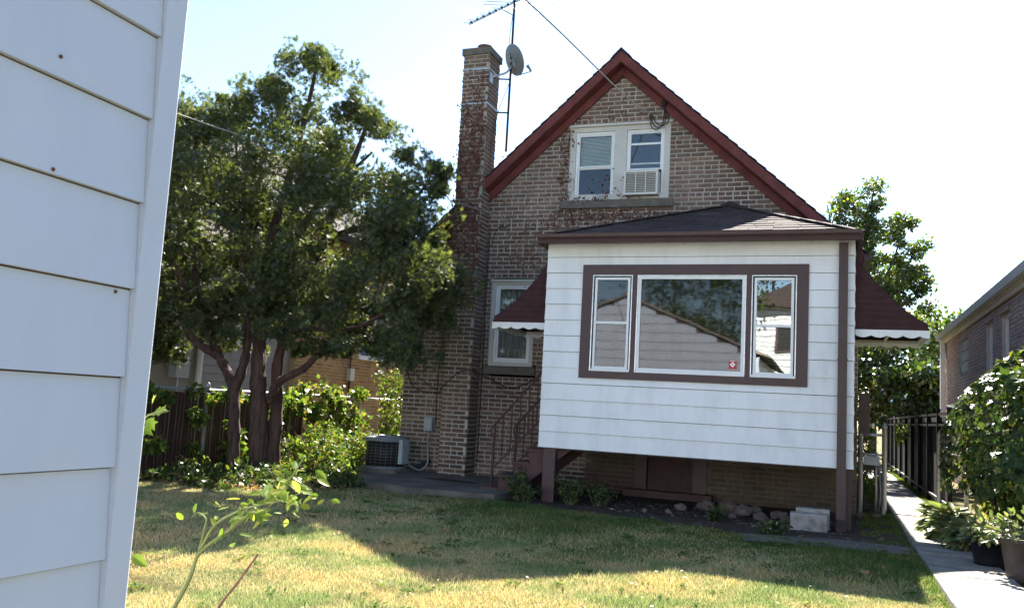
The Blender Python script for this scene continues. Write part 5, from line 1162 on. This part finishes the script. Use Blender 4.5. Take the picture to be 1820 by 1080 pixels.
sp = thing('leafy_sprig', 'leafy sprig peeking round the garage corner trim', 'sprig', (-2.35, 2.45, 0)); b = MB(); b.tube(interp([(-2.45, 2.45, 0), (-2.40, 2.45, 0.6), (-2.30, 2.45, 1.02), (-2.18, 2.45, 1.10)], 5), 0.004, 5); b.build('stem', 'rose_stem', sp)
mm, _ = leaf_me('leaf', MAPLE, 'rose_leaf')
for (x, z_, s, d) in ((-2.22, 1.09, 0.06, (1, 0, 0.2)), (-2.25, 1.06, 0.05, (0.6, 0, -0.6)), (-2.24, 1.12, 0.045, (0.4, -0.3, 0.6)), (-2.27, 1.03, 0.05, (0.8, 0.2, -0.4))):
    o = link('leaf', mm, sp, (x, 2.45, z_)); o.rotation_euler = orient(d, (0.2, -0.6, 0.7)).to_euler(); o.scale = (s,)*3
b = MB()
o = link('leaf', rm, sp, (-2.25, 2.44, 0.60)); o.rotation_euler = orient((0.8, 0, -0.35), (0.1, -0.7, 0.6)).to_euler(); o.scale = (0.07,)*3
b.tube([(-2.40, 2.45, 0.55), (-2.25, 2.44, 0.60)], 0.003, 4); b.build('twig', 'rose_stem', sp)

# ------------------------------------------------------------------ dried ivy on the brick
iv = thing('dried_ivy', 'dried red brown ivy clinging to the chimney and gable bricks', 'ivy', (-5.4, 12.3, 0))
def ivy_patch(n, cx_, cz_, sx, sz, yf, L=0.045):
    x = cx_+rg.normal(size=n)*sx; z_ = cz_+rg.normal(size=n)*sz; return x, z_, yf
Ps = []
def add_iv(x, z_, y_):
    ok = np.ones(len(x), bool)
    Ps.append(np.stack([x, np.full(len(x), y_)-0.008-0.012*rg.random(len(x)), z_], 1)[ok])
stem = MB()
for q in range(30):      # strands climbing the chimney face
    x0 = rg.uniform(CX0+0.03, CX1-0.03); z0_ = rg.uniform(1.9, 5.0); pts = [(x0, CY0-0.006, z0_)]; 
    for s in range(rg.integers(5, 12)):
        x0 = min(CX1-0.02, max(CX0+0.02, x0+rg.normal()*0.06)); z0_ = min(CZ-0.1, z0_+rg.uniform(0.08, 0.22)); pts.append((x0, CY0-0.007, z0_))
    stem.tube(pts, 0.0045, 4); P = np.array([tuple(p) for p in interp(pts, 6)]); n = int(len(P)*1.1)
    sel = P[rg.integers(0, len(P), n)]; add_iv(sel[:, 0]+rg.normal(size=n)*0.03, sel[:, 2]+rg.normal(size=n)*0.03, CY0)
for (cx_, cz_, sx, sz, n) in ((-5.45, 5.2, 0.12, 0.35, 130), (-5.40, 3.4, 0.12, 0.25, 140), (-5.5, 4.3, 0.1, 0.4, 130), (-5.35, 2.9, 0.08, 0.25, 80), (-5.42, 6.3, 0.13, 0.2, 80)):
    x, z_, _ = ivy_patch(n//2, cx_, cz_, sx, sz, CY0); k_ = (x > CX0) & (x < CX1); add_iv(x[k_], z_[k_], CY0)
for (cx_, cz_, sx, sz, n) in ((-3.98, 4.75, 0.05, 0.30, 190), (-3.95, 5.35, 0.05, 0.15, 60), (-3.1, 4.12, 0.5, 0.07, 330), (-3.7, 4.1, 0.25, 0.12, 200), (-3.5, 4.40, 0.3, 0.02, 80), (-4.5, 3.55, 0.22, 0.18, 130), (-4.0, 3.85, 0.2, 0.15, 100), (-3.3, 5.75, 0.3, 0.1, 60), (-3.3, 4.62, 0.15, 0.12, 45), (-5.05, 4.6, 0.1, 0.4, 40)):
    x, z_, _ = ivy_patch(int(n*0.7), cx_, cz_, sx, sz, W); add_iv(x, z_, W-0.002 if cz_ != 4.40 else W-0.07)
for q in range(22):
    x0, z0_ = rg.uniform(-4.9, -3.5), rg.uniform(3.2, 4.1); pts = [(x0, W-0.005, z0_)]
    for s in range(6): x0 += rg.normal()*0.06+0.05; z0_ += rg.uniform(0.02, 0.2); pts.append((x0, W-0.006, z0_))
    if pts[-1][2] < 4.9: stem.tube(pts, 0.004, 4)
P = np.concatenate(Ps); n = len(P); d = unit(rg.normal(size=(n, 3))*np.array([1, 0.3, 1])+np.array([0, 0, -0.5])); nr = unit(rg.normal(size=(n, 3))*0.5+np.array([0, -1, 0])); LL = 0.035*(0.6+0.9*rg.random(n))
iv2 = stem.build('vine_stems', 'dry_stick', iv); tag(link('ivy_leaves', np_mesh('ivy_leaves', leaves(P, d, nr, LL, LL*0.75), 4, 'dry_ivy'), iv), 'small shrivelled red brown ivy leaves', kind='stuff')

# ------------------------------------------------------------------ lawn blades, fallen leaves, gravel
def lawn_ok(x, y_):
    ok = (x < 0.75) & ~((x < -7.9))
    edge = np.interp(x, [-9, -7.0, -6.1, -5.0, -3.9, -3.2, -2.0, -0.9, 0.1, 0.78], [11.3, 11.1, 10.4, 10.0, 10.2, 10.15, 9.95, 9.4, 9.2, 9.2]); return ok & (y_ < edge + 0.06*np.sin(x*9))
def blades(n, xr, yr, hmin, hmax, w, rng, okf):
    x = rng.uniform(*xr, n); y_ = rng.uniform(*yr, n); k_ = okf(x, y_); x, y_ = x[k_], y_[k_]; n = len(x)
    h = rng.uniform(hmin, hmax, n)*(0.75+0.35*np.sin(x*2.1+0.5)*np.sin(y_*1.7)); a = rng.uniform(0, 2*np.pi, n); ln = rng.normal(size=(n, 2))*0.45*h[:, None]
    P = np.stack([x, y_, np.zeros(n)], 1); s = np.stack([np.cos(a), np.sin(a), np.zeros(n)], 1)*w*0.5; tip = P + np.stack([ln[:, 0], ln[:, 1], h], 1)
    return np.stack([P-s, P+s, tip], 1).reshape(-1, 3)
V = np.concatenate([blades(260000, (-4.2, 0.76), (3.6, 7.2), 0.02, 0.045, 0.006, rg, lawn_ok), blades(170000, (-8, 0.76), (7.0, 11.3), 0.02, 0.055, 0.008, rg, lawn_ok), blades(50000, (-6.5, -4.0), (3.8, 7.2), 0.02, 0.05, 0.007, rg, lawn_ok)])
T = []
for q in range(420):     # coarser tufts
    x, y_ = rg.uniform(-5.5, 0.7), rg.uniform(4.2, 9.8); n = int(rg.integers(12, 40)); r_ = rg.uniform(0.03, 0.10)
    T.append(blades(n, (x-r_, x+r_), (y_-r_, y_+r_), 0.04, 0.085, 0.008, rg, lawn_ok))
V = np.concatenate([V] + T).reshape(-1, 3, 3); cx_ = V[:, 0, 0]; cy_ = V[:, 0, 1]
lush = cy_ + 0.7*np.sin(cx_*1.9+cy_*0.8) + 0.5*np.sin(cx_*4.1-cy_*2.3) + 0.35*cx_ + rg.normal(size=len(V))*0.8 > 7.3
o = link('grass', np_mesh('grass', V[lush].reshape(-1, 3), 3, 'grass_blade')); tag(o, 'green lawn grass growing in the shade of the house', kind='stuff')
o = link('dry_grass', np_mesh('dry_grass', V[~lush].reshape(-1, 3), 3, 'dry_grass')); tag(o, 'dry straw coloured lawn grass in the open sun', kind='stuff')
V = np.concatenate([blades(22000, (1.36, 1.50), (11.5, 24), 0.03, 0.09, 0.010, rg, lambda x, y_: x > 0), blades(14000, (0.30, 0.77), (9.7, 13.6), 0.02, 0.05, 0.007, rg, lambda x, y_: np.sin(x*13)*np.sin(y_*7) > -0.3), blades(5000, (0.70, 0.80), (3.5, 13), 0.03, 0.07, 0.007, rg, lambda x, y_: x > 0), blades(20000, (0.35, 0.8), (13.6, 22), 0.03, 0.1, 0.01, rg, lambda x, y_: x > 0)])
o = link('path_grass', np_mesh('path_grass', V, 3, 'grass_blade')); tag(o, 'strips of grass along both edges of the concrete path', kind='stuff')
P = np.stack([rg.uniform(-2.9, 0.2, 2600), rg.uniform(9.5, 11.6, 2600), np.full(2600, 0.012)], 1); k_ = P[:, 1] > np.interp(P[:, 0], [-3, 0.2], [10.1, 9.3])+np.abs(rg.normal(size=2600))*0.35; P = P[k_]
b = MB()
for p in P:
    s = rg.uniform(0.003, 0.012)*(1+1.2*(rg.random() > 0.93)); q = rg.normal(size=(4, 3))*s*np.array([1, 1, 0.5]); q[:, 2] = np.abs(q[:, 2]); b.add([tuple(p+v) for v in (q[0]+[s, 0, 0], q[1]+[-s, s, 0], q[2]+[0, -s, 0], q[3]*0.3+[0, 0, s*0.8])], [(0, 2, 1), (0, 1, 3), (1, 2, 3), (2, 0, 3)])
tag(b.build('gravel', 'stone_bits'), 'scattered gravel and mortar crumbs in the dirt', kind='stuff')
V = []
for q in range(170):
    x, y_ = rg.uniform(-5.2, 0.7), rg.uniform(4.0, 9.6); n = int(rg.integers(6, 16)); a = rg.uniform(0, 6.28, n); P = np.stack([np.full(n, x), np.full(n, y_), np.full(n, 0.02)], 1) + rg.normal(size=(n, 3))*np.array([0.03, 0.03, 0.006])
    V.append(leaves(P, np.stack([np.cos(a), np.sin(a), np.full(n, 0.5)], 1), np.tile([0.0, 0.0, 1.0], (n, 1)), rg.uniform(0.03, 0.07, n), rg.uniform(0.015, 0.03, n)))
stuff_leaves('lawn_weeds', 'small broad leaved weeds dotted through the lawn', np.concatenate(V), 'grass_blade')
n = 260; P = np.stack([rg.uniform(-5.5, 0.7, n), rg.uniform(4.0, 10.2, n), np.full(n, 0.04)], 1)
stuff_leaves('lawn_litter', 'tiny dry leaf scraps scattered on the lawn', leaves(P, rg.normal(size=(n, 3))*np.array([1, 1, 0.3]), np.tile([0.1, 0.0, 1.0], (n, 1)), rg.uniform(0.015, 0.04, n), rg.uniform(0.01, 0.025, n)), 'dead_leaf')
fm, _ = leaf_me('fallen_leaf', MAPLE, 'dead_leaf', 0.35)
for i, (x, y_, s) in enumerate([(-3.23, 7.35, 0.10), (-2.6, 6.2, 0.06), (-0.55, 8.3, 0.07), (0.25, 7.6, 0.08), (-0.9, 7.3, 0.06), (-4.6, 9.6, 0.06), (-2.2, 8.7, 0.06), (-1.5, 9.2, 0.06), (-3.9, 6.6, 0.05), (0.5, 9.9, 0.07), (-6.0, 9.4, 0.07), (-5.2, 9.2, 0.06)]):
    o = link('fallen_leaf', fm, None, (x, y_, 0.045)); o.rotation_euler = (rg.normal()*0.3, rg.normal()*0.3, rg.uniform(0, 6)); o.scale = (s,)*3
    tag(o, 'big curled tan leaf lying alone in the lawn shade' if i == 0 else 'small curled brown leaf fallen on the shaded lawn', 'leaf', None if i == 0 else 'fallen leaves on the lawn')
